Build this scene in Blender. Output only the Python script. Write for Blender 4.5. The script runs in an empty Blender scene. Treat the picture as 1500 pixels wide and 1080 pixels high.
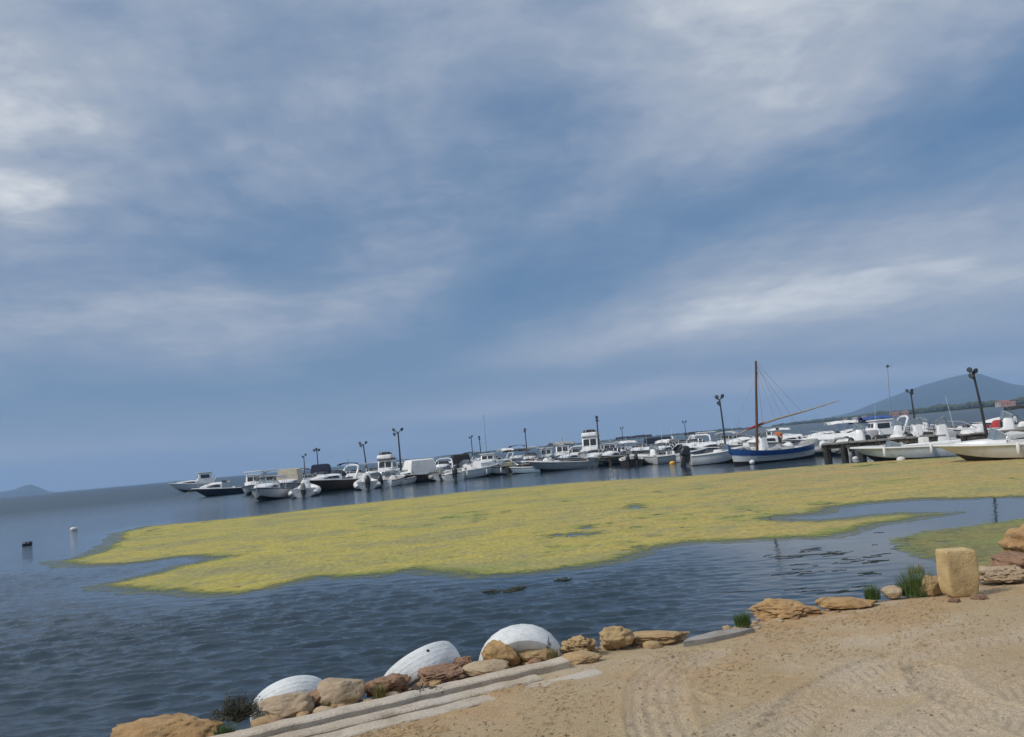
import bpy, bmesh, math, random
import numpy as np
from mathutils import Vector, Matrix

SC = bpy.context.scene
COL = SC.collection
R = math.radians
random.seed(7)

# ------------------------------------------------------------------ camera
W0, H0, FPX = 1500.0, 1080.0, 1155.0
CAM_H, PITCH, ROLL = 2.1, R(5.88), R(5.22)
HSLOPE = math.tan(ROLL)
_f = Vector((0, math.cos(PITCH), math.sin(PITCH)))
_r0 = Vector((1, 0, 0)); _u0 = Vector((0, -math.sin(PITCH), math.cos(PITCH)))
_cr = _r0 * math.cos(ROLL) - _u0 * math.sin(ROLL)
_cu = _r0 * math.sin(ROLL) + _u0 * math.cos(ROLL)
cam_d = bpy.data.cameras.new('camera'); cam = bpy.data.objects.new('camera', cam_d); COL.objects.link(cam)
cam_d.sensor_width = 36.0; cam_d.lens = 36.0 * FPX / W0
cam_d.clip_start = 0.05; cam_d.clip_end = 20000
m = Matrix.Identity(4)
for i in range(3):
    m[i][0] = _cr[i]; m[i][1] = _cu[i]; m[i][2] = -_f[i]
m[2][3] = CAM_H
cam.matrix_world = m
SC.camera = cam

def ray(px, py):
    return (_f + _cr * ((px - W0 / 2) / FPX) + _cu * ((H0 / 2 - py) / FPX)).normalized()
def P(px, py, z=0.0):
    """world point where the line of sight through a photo point meets the level z"""
    d = ray(px, py); t = (z - CAM_H) / d.z
    return Vector((d.x * t, d.y * t, z))
def hor(px): return 728.0 - 0.0913 * px
def az(px, D, z=0.0):
    d = ray(px, hor(px)); k = D / math.hypot(d.x, d.y)
    return Vector((d.x * k, d.y * k, z))
def mpp(D): return D / FPX

# ------------------------------------------------------------------ sun, sky, exposure
SUN_EL, SUN_AZ = R(44), R(-112)      # azimuth from +Y, clockwise positive
sd = Vector((math.sin(SUN_AZ) * math.cos(SUN_EL), math.cos(SUN_AZ) * math.cos(SUN_EL), math.sin(SUN_EL)))
sl = bpy.data.lights.new('sun', 'SUN'); sl.energy = 1.5; sl.angle = R(14); sl.color = (1.0, 0.94, 0.86)
so = bpy.data.objects.new('sun', sl); COL.objects.link(so)
so.rotation_euler = (-sd).to_track_quat('-Z', 'Y').to_euler()
so.location = sd * 50

vs = SC.view_settings
vs.view_transform = 'Standard'; vs.look = 'None'; vs.exposure = 0.68; vs.gamma = 1.0; vs.use_curve_mapping = False
SC.render.engine = 'CYCLES'
SC.cycles.use_denoising = True
SC.cycles.max_bounces = 6; SC.cycles.glossy_bounces = 3; SC.cycles.diffuse_bounces = 3; SC.cycles.volume_bounces = 1
SC.cycles.transparent_max_bounces = 8
SC.cycles.caustics_reflective = False; SC.cycles.caustics_refractive = False

wd = bpy.data.worlds.new('World'); SC.world = wd; wd.use_nodes = True
def build_world():
    nt = wd.node_tree; nt.nodes.clear(); N = nt.nodes; L = nt.links
    def val(x, sock):
        if isinstance(x, (int, float)): sock.default_value = x
        elif isinstance(x, (tuple, list)): sock.default_value = x
        else: L.new(x, sock)
    def mth(op, a, b=0.0, c=0.0, clamp=False):
        n = N.new('ShaderNodeMath'); n.operation = op; n.use_clamp = clamp
        val(a, n.inputs[0]); val(b, n.inputs[1]); val(c, n.inputs[2]); return n.outputs[0]
    def vm(op, a, b=(0, 0, 0), out=0):
        n = N.new('ShaderNodeVectorMath'); n.operation = op
        val(a, n.inputs[0])
        if op == 'SCALE': val(b, n.inputs['Scale'])
        else: val(b, n.inputs[1])
        return n.outputs[out]
    def sstep(x, a, b):
        n = N.new('ShaderNodeMapRange'); n.interpolation_type = 'SMOOTHERSTEP'
        val(x, n.inputs[0]); n.inputs[1].default_value = a; n.inputs[2].default_value = b
        n.inputs[3].default_value = 0; n.inputs[4].default_value = 1; return n.outputs[0]
    def noise(vec, scale, detail=6, rough=.55, dist=0.0, off=(0, 0, 0)):
        n = N.new('ShaderNodeTexNoise'); n.inputs['Scale'].default_value = scale
        n.inputs['Detail'].default_value = detail; n.inputs['Roughness'].default_value = rough
        n.inputs['Distortion'].default_value = dist
        L.new(vm('ADD', vec, off), n.inputs['Vector']); return n.outputs['Fac']
    def mixc(f, a, b):
        n = N.new('ShaderNodeMix'); n.data_type = 'RGBA'; val(f, n.inputs[0]); val(a, n.inputs[6]); val(b, n.inputs[7]); return n.outputs[2]
    tc = N.new('ShaderNodeTexCoord'); d = vm('NORMALIZE', tc.outputs['Generated'])
    sx = N.new('ShaderNodeSeparateXYZ'); L.new(d, sx.inputs[0])
    HZ = 0.10                                   # cloud deck seen as a plane, softened at the horizon
    zz = mth('ADD', mth('MAXIMUM', sx.outputs[2], 0.0), HZ)
    cb = N.new('ShaderNodeCombineXYZ')
    L.new(mth('DIVIDE', sx.outputs[0], zz), cb.inputs[0]); L.new(mth('DIVIDE', sx.outputs[1], zz), cb.inputs[1])
    p = cb.outputs[0]
    # rotate so that the cloud streets run along the second axis, and warp
    rt = N.new('ShaderNodeVectorRotate'); rt.rotation_type = 'Z_AXIS'; L.new(p, rt.inputs['Vector']); rt.inputs['Angle'].default_value = R(-9)
    q = rt.outputs[0]
    wn = N.new('ShaderNodeTexNoise'); wn.inputs['Scale'].default_value = 0.9; wn.inputs['Detail'].default_value = 4
    L.new(q, wn.inputs['Vector'])
    warp = vm('SCALE', vm('SUBTRACT', wn.outputs['Color'], (.5, .5, .5)), .45)
    pw = vm('ADD', p, warp)
    qw = vm('ADD', q, vm('SCALE', warp, .8))
    streak = vm('MULTIPLY', qw, (1.0, 0.17, 1.0))
    n_str = noise(streak, 1.35, 5, .46, 0, SKY_OFF)
    n_str2 = noise(vm('MULTIPLY', qw, (1.0, .16, 1)), 4.2, 6, .58, 0, (3.1, 7.7, 0))
    n_big = noise(pw, .55, 3, .5, 0, (11, 4, 0))
    n_puf = noise(pw, 4.2, 8, .60, 0, (2, 9, 0))
    def pp(px, py):
        r = ray(px, py); z = max(r.z, 0) + HZ; return Vector((r.x / z, r.y / z, 0))
    def seg(pa, pb, w, amp, soft=1.0):
        a = pp(*pa); b = pp(*pb); ab = b - a; l2 = max(ab.length_squared, 1e-6)
        ap = vm('SUBTRACT', pw, tuple(a))
        t = mth('DIVIDE', vm('DOT_PRODUCT', ap, tuple(ab), 1), l2, clamp=True)
        dv = vm('SUBTRACT', ap, vm('SCALE', tuple(ab), t))
        dl = vm('LENGTH', dv, out=1)
        e = mth('POWER', 2.718, mth('MULTIPLY', mth('MULTIPLY', dl, dl), -1.0 / (w * w)))
        return mth('MULTIPLY', e, amp)
    FEAT = SKY_FEATURES
    F = None
    for f in FEAT:
        s = seg(*f); F = s if F is None else mth('ADD', F, s)
    nz = mth('ADD', mth('MULTIPLY', mth('SUBTRACT', n_str, .5), .92), mth('MULTIPLY', mth('SUBTRACT', n_str2, .5), .20))
    nz = mth('ADD', nz, mth('MULTIPLY', mth('SUBTRACT', n_big, .5), .5))
    n_bil = noise(vm('MULTIPLY', pw, (1.0, .7, 1)), 1.7, 4, .52, .5, (6, 1, 0))      # billows of the lower layer
    nz = mth('ADD', nz, mth('MULTIPLY', mth('SUBTRACT', n_bil, .5), .46))
    puf = mth('MULTIPLY', mth('SUBTRACT', n_puf, .5), mth('ADD', .62, mth('MULTIPLY', mth('MAXIMUM', F, 0.0), .9)))
    # noise fades out where the deck is seen edge-on
    el = sstep(sx.outputs[2], 0.04, 0.36)
    fld = mth('ADD', mth('MULTIPLY', mth('ADD', nz, puf), mth('ADD', .3, mth('MULTIPLY', el, .7))), F)
    hi = sstep(sx.outputs[2], 0.16, 0.85)       # the veil thickens overhead
    fld = mth('ADD', mth('ADD', fld, .43), mth('MULTIPLY', hi, .38))
    fld = mth('ADD', mth('MULTIPLY', fld, 1.02), .015)
    sky = N.new('ShaderNodeTexSky'); sky.sky_type = 'NISHITA'; sky.sun_disc = False
    sky.sun_elevation = SUN_EL; sky.sun_rotation = SUN_AZ
    sky.air_density = 1.0; sky.dust_density = 1.2; sky.ozone_density = 1.6
    base = vm('MULTIPLY', sky.outputs[0], (.046, .052, .060))
    cr = N.new('ShaderNodeValToRGB'); L.new(fld, cr.inputs[0])
    e = cr.color_ramp.elements
    cols = [(0.0, (.072, .136, .236)), (.28, (.110, .170, .264)), (.50, (.170, .218, .300)), (.72, (.248, .284, .345)), (1.0, (.43, .45, .475))]
    e[0].position, e[0].color = cols[0][0], (*cols[0][1], 1); e[1].position, e[1].color = cols[-1][0], (*cols[-1][1], 1)
    for ps, c in cols[1:-1]:
        x = e.new(ps); x.color = (*c, 1)
    cover = mth('ADD', .78, mth('MULTIPLY', sstep(fld, .05, .75), .21))
    col = mixc(cover, base, cr.outputs[0])
    # haze towards the horizon, a little lavender
    hz = mth('POWER', mth('SUBTRACT', 1.0, sstep(sx.outputs[2], -.01, .16)), 1.6)
    col = mixc(mth('MULTIPLY', hz, .55), col, (.190, .225, .312, 1))
    bg = N.new('ShaderNodeBackground'); L.new(col, bg.inputs[0]); bg.inputs[1].default_value = 1.0
    # the Background strength stays in the daylight range, colour carries the rest
    sc10 = vm('SCALE', col, 10.0); L.new(sc10, bg.inputs[0]); bg.inputs[1].default_value = 0.1
    out = N.new('ShaderNodeOutputWorld'); L.new(bg.outputs[0], out.inputs[0])
    wd.cycles.sampling_method = 'MANUAL'; wd.cycles.sample_map_resolution = 512
# cloud streets and gaps: end points (as lines of sight), width on the cloud deck, strength
SKY_OFF = (5.3, 2.1, 0)
SKY_FEATURES = [
    ((-90, 120), (-40, 430), .36, .14),
    ((1660, 370), (1210, 430), .75, .24), ((1210, 430), (820, 520), .50, .19), ((1600, 470), (1150, 505), .5, .10),
    ((1520, 110), (1400, 40), .4, -.12), ((900, 60), (620, 40), .4, .05),
    ((560, 530), (780, 430), .46, -.22), ((780, 430), (1040, 310), .36, -.30), ((1040, 310), (1110, 240), .26, -.16),
    ((100, 395), (430, 400), .36, -.14), ((1330, 190), (1450, 250), .35, -.10),
    ((15, 296), (48, 280), .11, .36), ((15, 185), (60, 150), .14, .22), ((-10, 390), (40, 340), .18, .14), ((80, 60), (200, 20), .35, -.06),
    ((40, 475), (240, 440), .42, .26),
    ((330, 515), (590, 420), .50, .22),
    ((450, 220), (580, 285), .30, .12), ((330, 230), (360, 280), .18, .07),
    ((600, 180), (760, 215), .40, -.10), ((230, 175), (330, 165), .30, -.08),
    ((-60, 672), (560, 648), .60, .18),
    ((690, 602), (1540, 535), .60, .26),
    ((-50, 595), (520, 580), 1.0, -.18),
    ((660, 565), (1500, 520), .45, -.10),
]
build_world()

# ------------------------------------------------------------------ helpers
def numnoise(x, y, seed=0):
    """2-D gradient noise, vectorised"""
    x = np.asarray(x, float); y = np.asarray(y, float)
    xi = np.floor(x).astype(np.int64); yi = np.floor(y).astype(np.int64); xf = x - xi; yf = y - yi
    def g(ix, iy):
        h = (ix * 374761393 + iy * 668265263 + seed * 974634777) & 0xffffffff
        h = ((h ^ (h >> 13)) * 1274126177) & 0xffffffff
        a = ((h ^ (h >> 16)) & 0xffff) / 65536.0 * 2 * np.pi
        return np.cos(a), np.sin(a)
    u = xf * xf * xf * (xf * (xf * 6 - 15) + 10); v = yf * yf * yf * (yf * (yf * 6 - 15) + 10)
    def dot(dx, dy):
        gx, gy = g(xi + dx, yi + dy); return gx * (xf - dx) + gy * (yf - dy)
    a = dot(0, 0); b = dot(1, 0); c = dot(0, 1); d = dot(1, 1)
    return ((a + u * (b - a)) * (1 - v) + (c + u * (d - c)) * v) * 1.45
def fbm(x, y, seed=0, oct=4, gain=.5):
    s = 0; a = 1.0; t = 0
    for i in range(oct):
        s = s + a * numnoise(np.asarray(x) * 2 ** i, np.asarray(y) * 2 ** i, seed + i * 17); t += a; a *= gain
    return s / t
def sdist(pts, poly, closed=True):
    """distance to a polyline and index of the nearest segment / inside flag"""
    X, Y = pts[:, 0], pts[:, 1]; n = len(poly); best = np.full(len(X), 1e18); inside = np.zeros(len(X), bool); side = np.zeros(len(X))
    for i in range(n if closed else n - 1):
        ax, ay = poly[i]; bx, by = poly[(i + 1) % n]
        dx, dy = bx - ax, by - ay; l2 = dx * dx + dy * dy + 1e-12
        t = np.clip(((X - ax) * dx + (Y - ay) * dy) / l2, 0, 1)
        d2 = (X - ax - t * dx) ** 2 + (Y - ay - t * dy) ** 2
        cr = dx * (Y - ay) - dy * (X - ax)
        k = d2 < best; best = np.where(k, d2, best); side = np.where(k, np.sign(cr), side)
        if closed and ay != by:
            c = ((ay > Y) != (by > Y)) & (X < (bx - ax) * (Y - ay) / (by - ay) + ax); inside ^= c
    return np.sqrt(best), inside, side

def sm(x, a, b):
    t = np.clip((x - a) / (b - a), 0, 1); return t * t * (3 - 2 * t)

MATS = {}
def pmat(name, c1, c2=None, scale=6.0, rough=.5, bump=0.0, bscale=30.0, metallic=0.0, stain=None, stain_amt=.35, stain_scale=3.0,
         contrast=(.35, .65), spec=.5, stretch=(1, 1, 1), c3=None, s3=1.0, th3=(.5, .7), rough2=None, bdist=.02, coat=0.0):
    if name in MATS: return MATS[name]
    mt = bpy.data.materials.new(name); mt.use_nodes = True; nt = mt.node_tree; N = nt.nodes; L = nt.links
    b = N['Principled BSDF']; b.inputs['Roughness'].default_value = rough; b.inputs['Metallic'].default_value = metallic
    b.inputs['Specular IOR Level'].default_value = spec
    if coat: b.inputs['Coat Weight'].default_value = coat; b.inputs['Coat Roughness'].default_value = .12
    tc = N.new('ShaderNodeTexCoord'); mp = N.new('ShaderNodeMapping'); mp.inputs['Scale'].default_value = stretch
    L.new(tc.outputs['Object'], mp.inputs['Vector'])
    def nz(s, det=6, r=.6, off=0.0):
        n = N.new('ShaderNodeTexNoise'); n.inputs['Scale'].default_value = s; n.inputs['Detail'].default_value = det
        n.inputs['Roughness'].default_value = r
        if off:
            m2 = N.new('ShaderNodeMapping'); m2.inputs['Location'].default_value = (off, off * .7, off * 1.3)
            L.new(mp.outputs[0], m2.inputs['Vector']); L.new(m2.outputs[0], n.inputs['Vector'])
        else: L.new(mp.outputs[0], n.inputs['Vector'])
        return n.outputs['Fac']
    def mr(x, a, c):
        n = N.new('ShaderNodeMapRange'); n.interpolation_type = 'SMOOTHSTEP'; L.new(x, n.inputs[0]); n.inputs[1].default_value = a; n.inputs[2].default_value = c; return n.outputs[0]
    def mix(f, a, c):
        n = N.new('ShaderNodeMix'); n.data_type = 'RGBA'
        if isinstance(f, float): n.inputs[0].default_value = f
        else: L.new(f, n.inputs[0])
        for s, v in ((n.inputs[6], a), (n.inputs[7], c)):
            if isinstance(v, tuple): s.default_value = (*v, 1)
            else: L.new(v, s)
        return n.outputs[2]
    col = c1
    if c2: col = mix(mr(nz(scale), *contrast), c1, c2)
    if c3: col = mix(mr(nz(s3, 5, .55, 5.3), *th3), col, c3)
    if stain:
        mm = N.new('ShaderNodeMath'); mm.operation = 'MULTIPLY'; L.new(mr(nz(stain_scale, 8, .65, 2.2), .48, .72), mm.inputs[0]); mm.inputs[1].default_value = stain_amt
        col = mix(mm.outputs[0], col, stain)
    if isinstance(col, tuple): b.inputs['Base Color'].default_value = (*col, 1)
    else: L.new(col, b.inputs['Base Color'])
    if bump:
        bp = N.new('ShaderNodeBump'); bp.inputs['Strength'].default_value = bump; bp.inputs['Distance'].default_value = bdist
        L.new(nz(bscale, 8, .62, 1.1), bp.inputs['Height']); L.new(bp.outputs[0], b.inputs['Normal'])
    MATS[name] = mt; return mt

class MB:
    def __init__(s): s.v = []; s.f = []
    def add(s, vs, fs):
        o = len(s.v); s.v += [tuple(v) for v in vs]; s.f += [tuple(i + o for i in f) for f in fs]
    def box(s, c, d, rot=None):
        x, y, z = d[0] / 2, d[1] / 2, d[2] / 2
        vs = [Vector((a * x, b * y, e * z)) for a in (-1, 1) for b in (-1, 1) for e in (-1, 1)]
        if rot is not None: vs = [rot @ v for v in vs]
        s.add([v + Vector(c) for v in vs], [(0, 1, 3, 2), (4, 6, 7, 5), (0, 4, 5, 1), (2, 3, 7, 6), (0, 2, 6, 4), (1, 5, 7, 3)])
    def loft(s, rings, closed=True, cap=True):
        n = len(rings[0]); o = len(s.v); fs = []
        for k in range(len(rings) - 1):
            for i in range(n if closed else n - 1):
                j = (i + 1) % n; a = k * n
                fs.append((a + i, a + j, a + n + j, a + n + i))
        if cap and closed:
            fs.append(tuple(reversed(range(n)))); fs.append(tuple((len(rings) - 1) * n + i for i in range(n)))
        s.add([p for r in rings for p in r], fs)
    def tube(s, pts, r, n=6, cap=True):
        pts = [Vector(p) for p in pts]; rings = []; ref = Vector((0.123, 0.31, 1)).normalized()
        for i, p in enumerate(pts):
            t = (pts[min(i + 1, len(pts) - 1)] - pts[max(i - 1, 0)]).normalized()
            u = t.cross(ref)
            if u.length < .05: u = t.cross(Vector((1, .2, 0)))
            u.normalize(); w = t.cross(u); rr = r[i] if isinstance(r, (list, tuple)) else r
            rings.append([p + (u * math.cos(a) + w * math.sin(a)) * rr for a in [2 * math.pi * k / n for k in range(n)]])
        s.loft(rings, True, cap)
    def rbox(s, c, d, r=.08, top=(1, 1), shift=(0, 0), er=None, nc=3, levels=None):
        """rounded box: stack of rounded rectangles; top scales the upper ring, shift moves it"""
        er = r * .6 if er is None else er; h = d[2]
        lv = levels or [(0, -er), (er / h, 0), (1 - er / h, 0), (1 - er * .3 / h, -er * .45), (1, -er)]
        rings = []
        for t, ins in lv:
            sx = 1 + (top[0] - 1) * t; sy = 1 + (top[1] - 1) * t
            hx = d[0] / 2 * sx + ins; hy = d[1] / 2 * sy + ins; rr = min(r, hx * .9, hy * .9); ring = []
            for q, (qx, qy) in enumerate(((1, 1), (-1, 1), (-1, -1), (1, -1))):
                for k in range(nc + 1):
                    a = math.pi / 2 * (q + k / nc)
                    ring.append((c[0] + shift[0] * t + qx * (hx - rr) + rr * math.cos(a), c[1] + shift[1] * t + qy * (hy - rr) + rr * math.sin(a), c[2] + t * h))
            rings.append(ring)
        s.loft(rings)
    def lathe(s, prof, n=12, axis='z', c=(0, 0, 0), closed_prof=False):
        rings = []
        for k in range(n):
            a = 2 * math.pi * k / n; ring = []
            for (rr, h) in prof:
                if axis == 'z': ring.append((c[0] + rr * math.cos(a), c[1] + rr * math.sin(a), c[2] + h))
                elif axis == 'x': ring.append((c[0] + h, c[1] + rr * math.cos(a), c[2] + rr * math.sin(a)))
                else: ring.append((c[0] + rr * math.cos(a), c[1] + h, c[2] + rr * math.sin(a)))
            rings.append(ring)
        rings.append(rings[0])
        s.loft(rings, closed_prof, False)
    def sphere(s, c, r, n=8, sc=(1, 1, 1)):
        prof = [(max(1e-4, r * math.sin(math.pi * k / n)), -r * math.cos(math.pi * k / n)) for k in range(n + 1)]
        o = len(s.v); s.lathe(prof, n + 4)
        for i in range(o, len(s.v)):
            x, y, z = s.v[i]; s.v[i] = (c[0] + x * sc[0], c[1] + y * sc[1], c[2] + z * sc[2])
    def mesh(s, name, mat, smooth=40):
        me = bpy.data.meshes.new(name); me.from_pydata(s.v, [], s.f)
        bm = bmesh.new(); bm.from_mesh(me); bmesh.ops.remove_doubles(bm, verts=bm.verts, dist=1e-5)
        bmesh.ops.recalc_face_normals(bm, faces=bm.faces); bm.to_mesh(me); bm.free()
        if mat is not None: me.materials.append(mat)
        if smooth:
            me.shade_smooth(); me.set_sharp_from_angle(angle=R(smooth))
        return me

def link(name, data, parent=None):
    o = bpy.data.objects.new(name, data); COL.objects.link(o)
    if parent is not None: o.parent = parent
    return o
def tag(o, label=None, cat=None, group=None, kind=None):
    if label: o['label'] = label
    if cat: o['category'] = cat
    if group: o['group'] = group
    if kind: o['kind'] = kind
    return o
def thing(name, loc, rz=0.0, label=None, cat=None, group=None):
    o = link(name, None); o.location = loc; o.rotation_euler = (0, 0, rz); o.empty_display_size = .2
    return tag(o, label, cat, group)
CACHE = {}
def part(name, key, fn, mat, parent, smooth=40):
    k = (name, key, mat.name)
    if k not in CACHE:
        b = MB(); fn(b); CACHE[k] = b.mesh(name, mat, smooth)
    return link(name, CACHE[k], parent)
def np_mesh(name, verts, quads, mat, smooth=True, tris=None):
    me = bpy.data.meshes.new(name)
    nq = len(quads); nt_ = 0 if tris is None else len(tris)
    me.vertices.add(len(verts)); me.vertices.foreach_set('co', np.asarray(verts, np.float32).ravel())
    li = np.asarray(quads, np.int32).ravel()
    if nt_: li = np.concatenate([li, np.asarray(tris, np.int32).ravel()])
    me.loops.add(len(li)); me.loops.foreach_set('vertex_index', li)
    me.polygons.add(nq + nt_)
    st = np.arange(nq) * 4
    if nt_: st = np.concatenate([st, nq * 4 + np.arange(nt_) * 3])
    me.polygons.foreach_set('loop_start', st.astype(np.int32))
    me.update(calc_edges=True); me.validate()
    if smooth: me.shade_smooth()
    me.materials.append(mat); return me
# ------------------------------------------------------------------ water
GZ = 0.5                               # level of the quay above the water
MAT_MAIN_PX = [(72,823),(110,819),(150,809),(172,795),(182,780),(215,771),(300,764),(400,753),(500,741),(600,730),(667,722),(750,715),(833,708),(920,702),(1000,698),(1100,690),(1200,682),(1333,673),(1500,665),(1700,652),(1700,712),
 (1500,728),(1420,731),(1333,732),(1270,737),(1217,743),(1205,749),(1193,753),(1165,754),(1143,756),(1118,760),(1150,765),(1200,765),(1267,758),(1317,753),(1390,752),(1333,760),(1277,768),(1213,787),(1133,790),(1060,793),(1000,796),(950,803),(922,812),(905,822),(850,832),(800,838),(750,841),(700,843),(660,840),(633,838),(600,834),(560,841),(500,845),(468,844),(420,853),(385,862),(340,871),(287,872),(250,867),(207,865),(180,861),(155,857),(190,849),(230,840),(262,831),(300,823),(322,817),(290,814),(250,816),(220,821),(180,825),(140,826),(100,826)]
MAT_SIDE_PX = [(1312,790),(1350,780),(1400,774),(1500,763),(1620,750),(1640,850),(1500,842),(1440,834),(1395,826),(1350,815),(1330,800)]
HOLES_PX = [[(920,743),(930,739),(941,741),(938,745),(925,746)],[(800,785),(850,781),(880,782),(858,785),(812,787)],[(850,774),(862,771),(872,773),(860,776)]]
poly_main = [tuple(P(x, y).xy) for x, y in MAT_MAIN_PX]
poly_side = [tuple(P(x, y).xy) for x, y in MAT_SIDE_PX]
poly_holes = [[tuple(P(x, y).xy) for x, y in h] for h in HOLES_PX]

def polar_grid(az_list, r_list):
    A, Rr = np.meshgrid(az_list, r_list); A = A.ravel(); Rr = Rr.ravel()
    return np.stack([Rr * np.sin(A), Rr * np.cos(A)], 1)
def grid_quads(nr, na, wrap=False):
    i = np.arange(nr - 1)[:, None] * na; j = np.arange(na if wrap else na - 1)[None, :]; k = (j + 1) % na
    return np.stack([i + j, i + k, i + na + k, i + na + j], -1).reshape(-1, 4)

def wave_calm(X, Y):
    """how much wind reaches the water: sheltered between the weed mats and the quay on the right"""
    azm = np.arctan2(X, Y); r = np.hypot(X, Y)
    calm = sm(azm, R(6), R(16)) * sm(r, 60, 25)
    far = sm(r, 25, 60) * sm(azm, R(-20), R(-12)) * sm(r, 110, 70)
    return np.clip(1.0 - .92 * calm - .55 * far, .07, 1.0)

def make_water():
    fine = np.arange(-43, 43.01, .095); coarse = np.concatenate([np.arange(-180, -43, 6), ])
    a = np.radians(np.concatenate([np.arange(-180, -43.5, 4.55), fine, np.arange(47, 179, 4.55)]))
    depth = np.concatenate([np.linspace(400, 60, 420), np.linspace(59.3, 12, 75), np.linspace(11.5, 1.2, 24)])   # photo rows below the horizon
    r = np.concatenate([[.5, 2.0, 4.5], CAM_H * FPX / depth, [2600, 3600, 5200]])
    pts = polar_grid(a, r); X, Y = pts[:, 0], pts[:, 1]; rr = np.hypot(X, Y)
    dr = np.gradient(r); DR = np.repeat(dr, len(a)); DA = np.maximum(DR * .6, rr * R(.095))
    amp = wave_calm(X, Y)
    dm, ins, _ = sdist(pts, poly_main); dm = np.where(ins, 0, dm)
    ds, ins2, _ = sdist(pts, poly_side); ds = np.where(ins2, 0, ds)
    amp = amp * sm(np.minimum(dm, ds), -.4, 2.5)
    vis = (np.abs(np.arctan2(X, Y)) < R(43.5)) & (rr > 4) & (rr < 900)
    Z = np.zeros(len(X)); rng = np.random.RandomState(5)
    patch = .75 + .5 * fbm(X * .22, Y * .22, 77, 3)
    for k in range(54):
        lam = .12 * (.55 / .12) ** rng.rand(); th = rng.normal(R(80), R(20)); kx, ky = np.cos(th) * 2 * np.pi / lam, np.sin(th) * 2 * np.pi / lam
        st = .034 * (1.15 if lam < .8 else .9); A = st * lam / (2 * np.pi) * (1.2 + rng.rand())
        fade = sm(lam / DA, 2.2, 4.5); ph = rng.rand() * 6.28
        wob = 1.4 * numnoise(X * .35 / lam ** .3, Y * .35 / lam ** .3, 300 + k)
        s = np.sin(kx * X + ky * Y + ph + wob * 2); Z += A * fade * (s - .32 * np.cos(2 * (kx * X + ky * Y + ph + wob * 2)))
    Z *= amp * patch; Z[~vis] = 0
    me = np_mesh('water', np.column_stack([X, Y, Z]), grid_quads(len(r), len(a), True), water_material())
    at = me.attributes.new('wind', 'FLOAT', 'POINT'); at.data.foreach_set('value', amp.astype(np.float32))
    at = me.attributes.new('chop', 'FLOAT', 'POINT'); at.data.foreach_set('value', (amp * sm(rr, 25, 130)).astype(np.float32))
    o = link('water', me); tag(o, kind='structure'); return o

def water_material():
    mt = bpy.data.materials.new('sea_water'); mt.use_nodes = True; nt = mt.node_tree; N = nt.nodes; L = nt.links
    b = N['Principled BSDF']; b.inputs['Base Color'].default_value = (.020, .040, .060, 1); b.inputs['IOR'].default_value = 1.333
    b.inputs['Roughness'].default_value = .05
    g = N.new('ShaderNodeNewGeometry'); at = N.new('ShaderNodeAttribute'); at.attribute_name = 'wind'
    ac = N.new('ShaderNodeAttribute'); ac.attribute_name = 'chop'; mc = N.new('ShaderNodeMath'); mc.operation = 'MULTIPLY_ADD'; L.new(ac.outputs['Fac'], mc.inputs[0]); mc.inputs[1].default_value = .30; mc.inputs[2].default_value = .05; L.new(mc.outputs[0], b.inputs['Roughness'])
    mp = N.new('ShaderNodeMapping'); mp.inputs['Scale'].default_value = (1.0, 2.0, 1.0); mp.inputs['Rotation'].default_value = (0, 0, R(10)); L.new(g.outputs['Position'], mp.inputs[0])
    n1 = N.new('ShaderNodeTexNoise'); n1.inputs['Scale'].default_value = 2.4; n1.inputs['Detail'].default_value = 6; n1.inputs['Roughness'].default_value = .6; L.new(mp.outputs[0], n1.inputs['Vector'])
    n2 = N.new('ShaderNodeTexNoise'); n2.inputs['Scale'].default_value = .05; n2.inputs['Detail'].default_value = 4; L.new(g.outputs['Position'], n2.inputs['Vector'])
    mr = N.new('ShaderNodeMapRange'); L.new(n2.outputs['Fac'], mr.inputs[0]); mr.inputs[1].default_value = .35; mr.inputs[2].default_value = .65; mr.inputs[3].default_value = .5; mr.inputs[4].default_value = 1.0
    mu = N.new('ShaderNodeMath'); mu.operation = 'MULTIPLY'; L.new(at.outputs['Fac'], mu.inputs[0]); L.new(mr.outputs[0], mu.inputs[1])
    bp = N.new('ShaderNodeBump'); bp.inputs['Distance'].default_value = .05; L.new(n1.outputs['Fac'], bp.inputs['Height']); L.new(mu.outputs[0], bp.inputs['Strength'])
    L.new(bp.outputs[0], b.inputs['Normal']); return mt
make_water()

# ------------------------------------------------------------------ floating weed mats
def weed_field(pts, poly, seed, edge=.55, sparse=0.0, grow=0.0):
    d, ins, _ = sdist(pts, poly); d = np.where(ins, d, -d); X, Y = pts[:, 0], pts[:, 1]
    n = fbm(X * .55, Y * .35, seed, 5, .6) * edge * 1.3 + fbm(X * 3.0, Y * 1.8, seed + 3, 5, .65) * .42 + grow + fbm(X * .12, Y * .16, seed + 8, 3) * .7
    n = n * (1 + .8 * sm(-X, 5, 15))
    f = np.minimum(d, 2.5) + n * np.clip(.45 + d * .25, .35, 1.0)
    if poly is poly_main:
        for h in poly_holes:
            dh, ih, _ = sdist(pts, h); dh = np.where(ih, -dh, dh)
            f = np.minimum(f, dh * 1.2 + fbm(X * 3.2, Y * 2.2, seed + 21, 5, .7) * .75 + .12)
    # scattered small openings where the mat is thin
    thin = fbm(X * .16, Y * .11, seed + 40, 3); op = fbm(X * 1.1, Y * .75, seed + 50, 5, .65)
    f = np.minimum(f, .86 - sparse - op * 1.25 - thin * .75)
    return f
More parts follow.
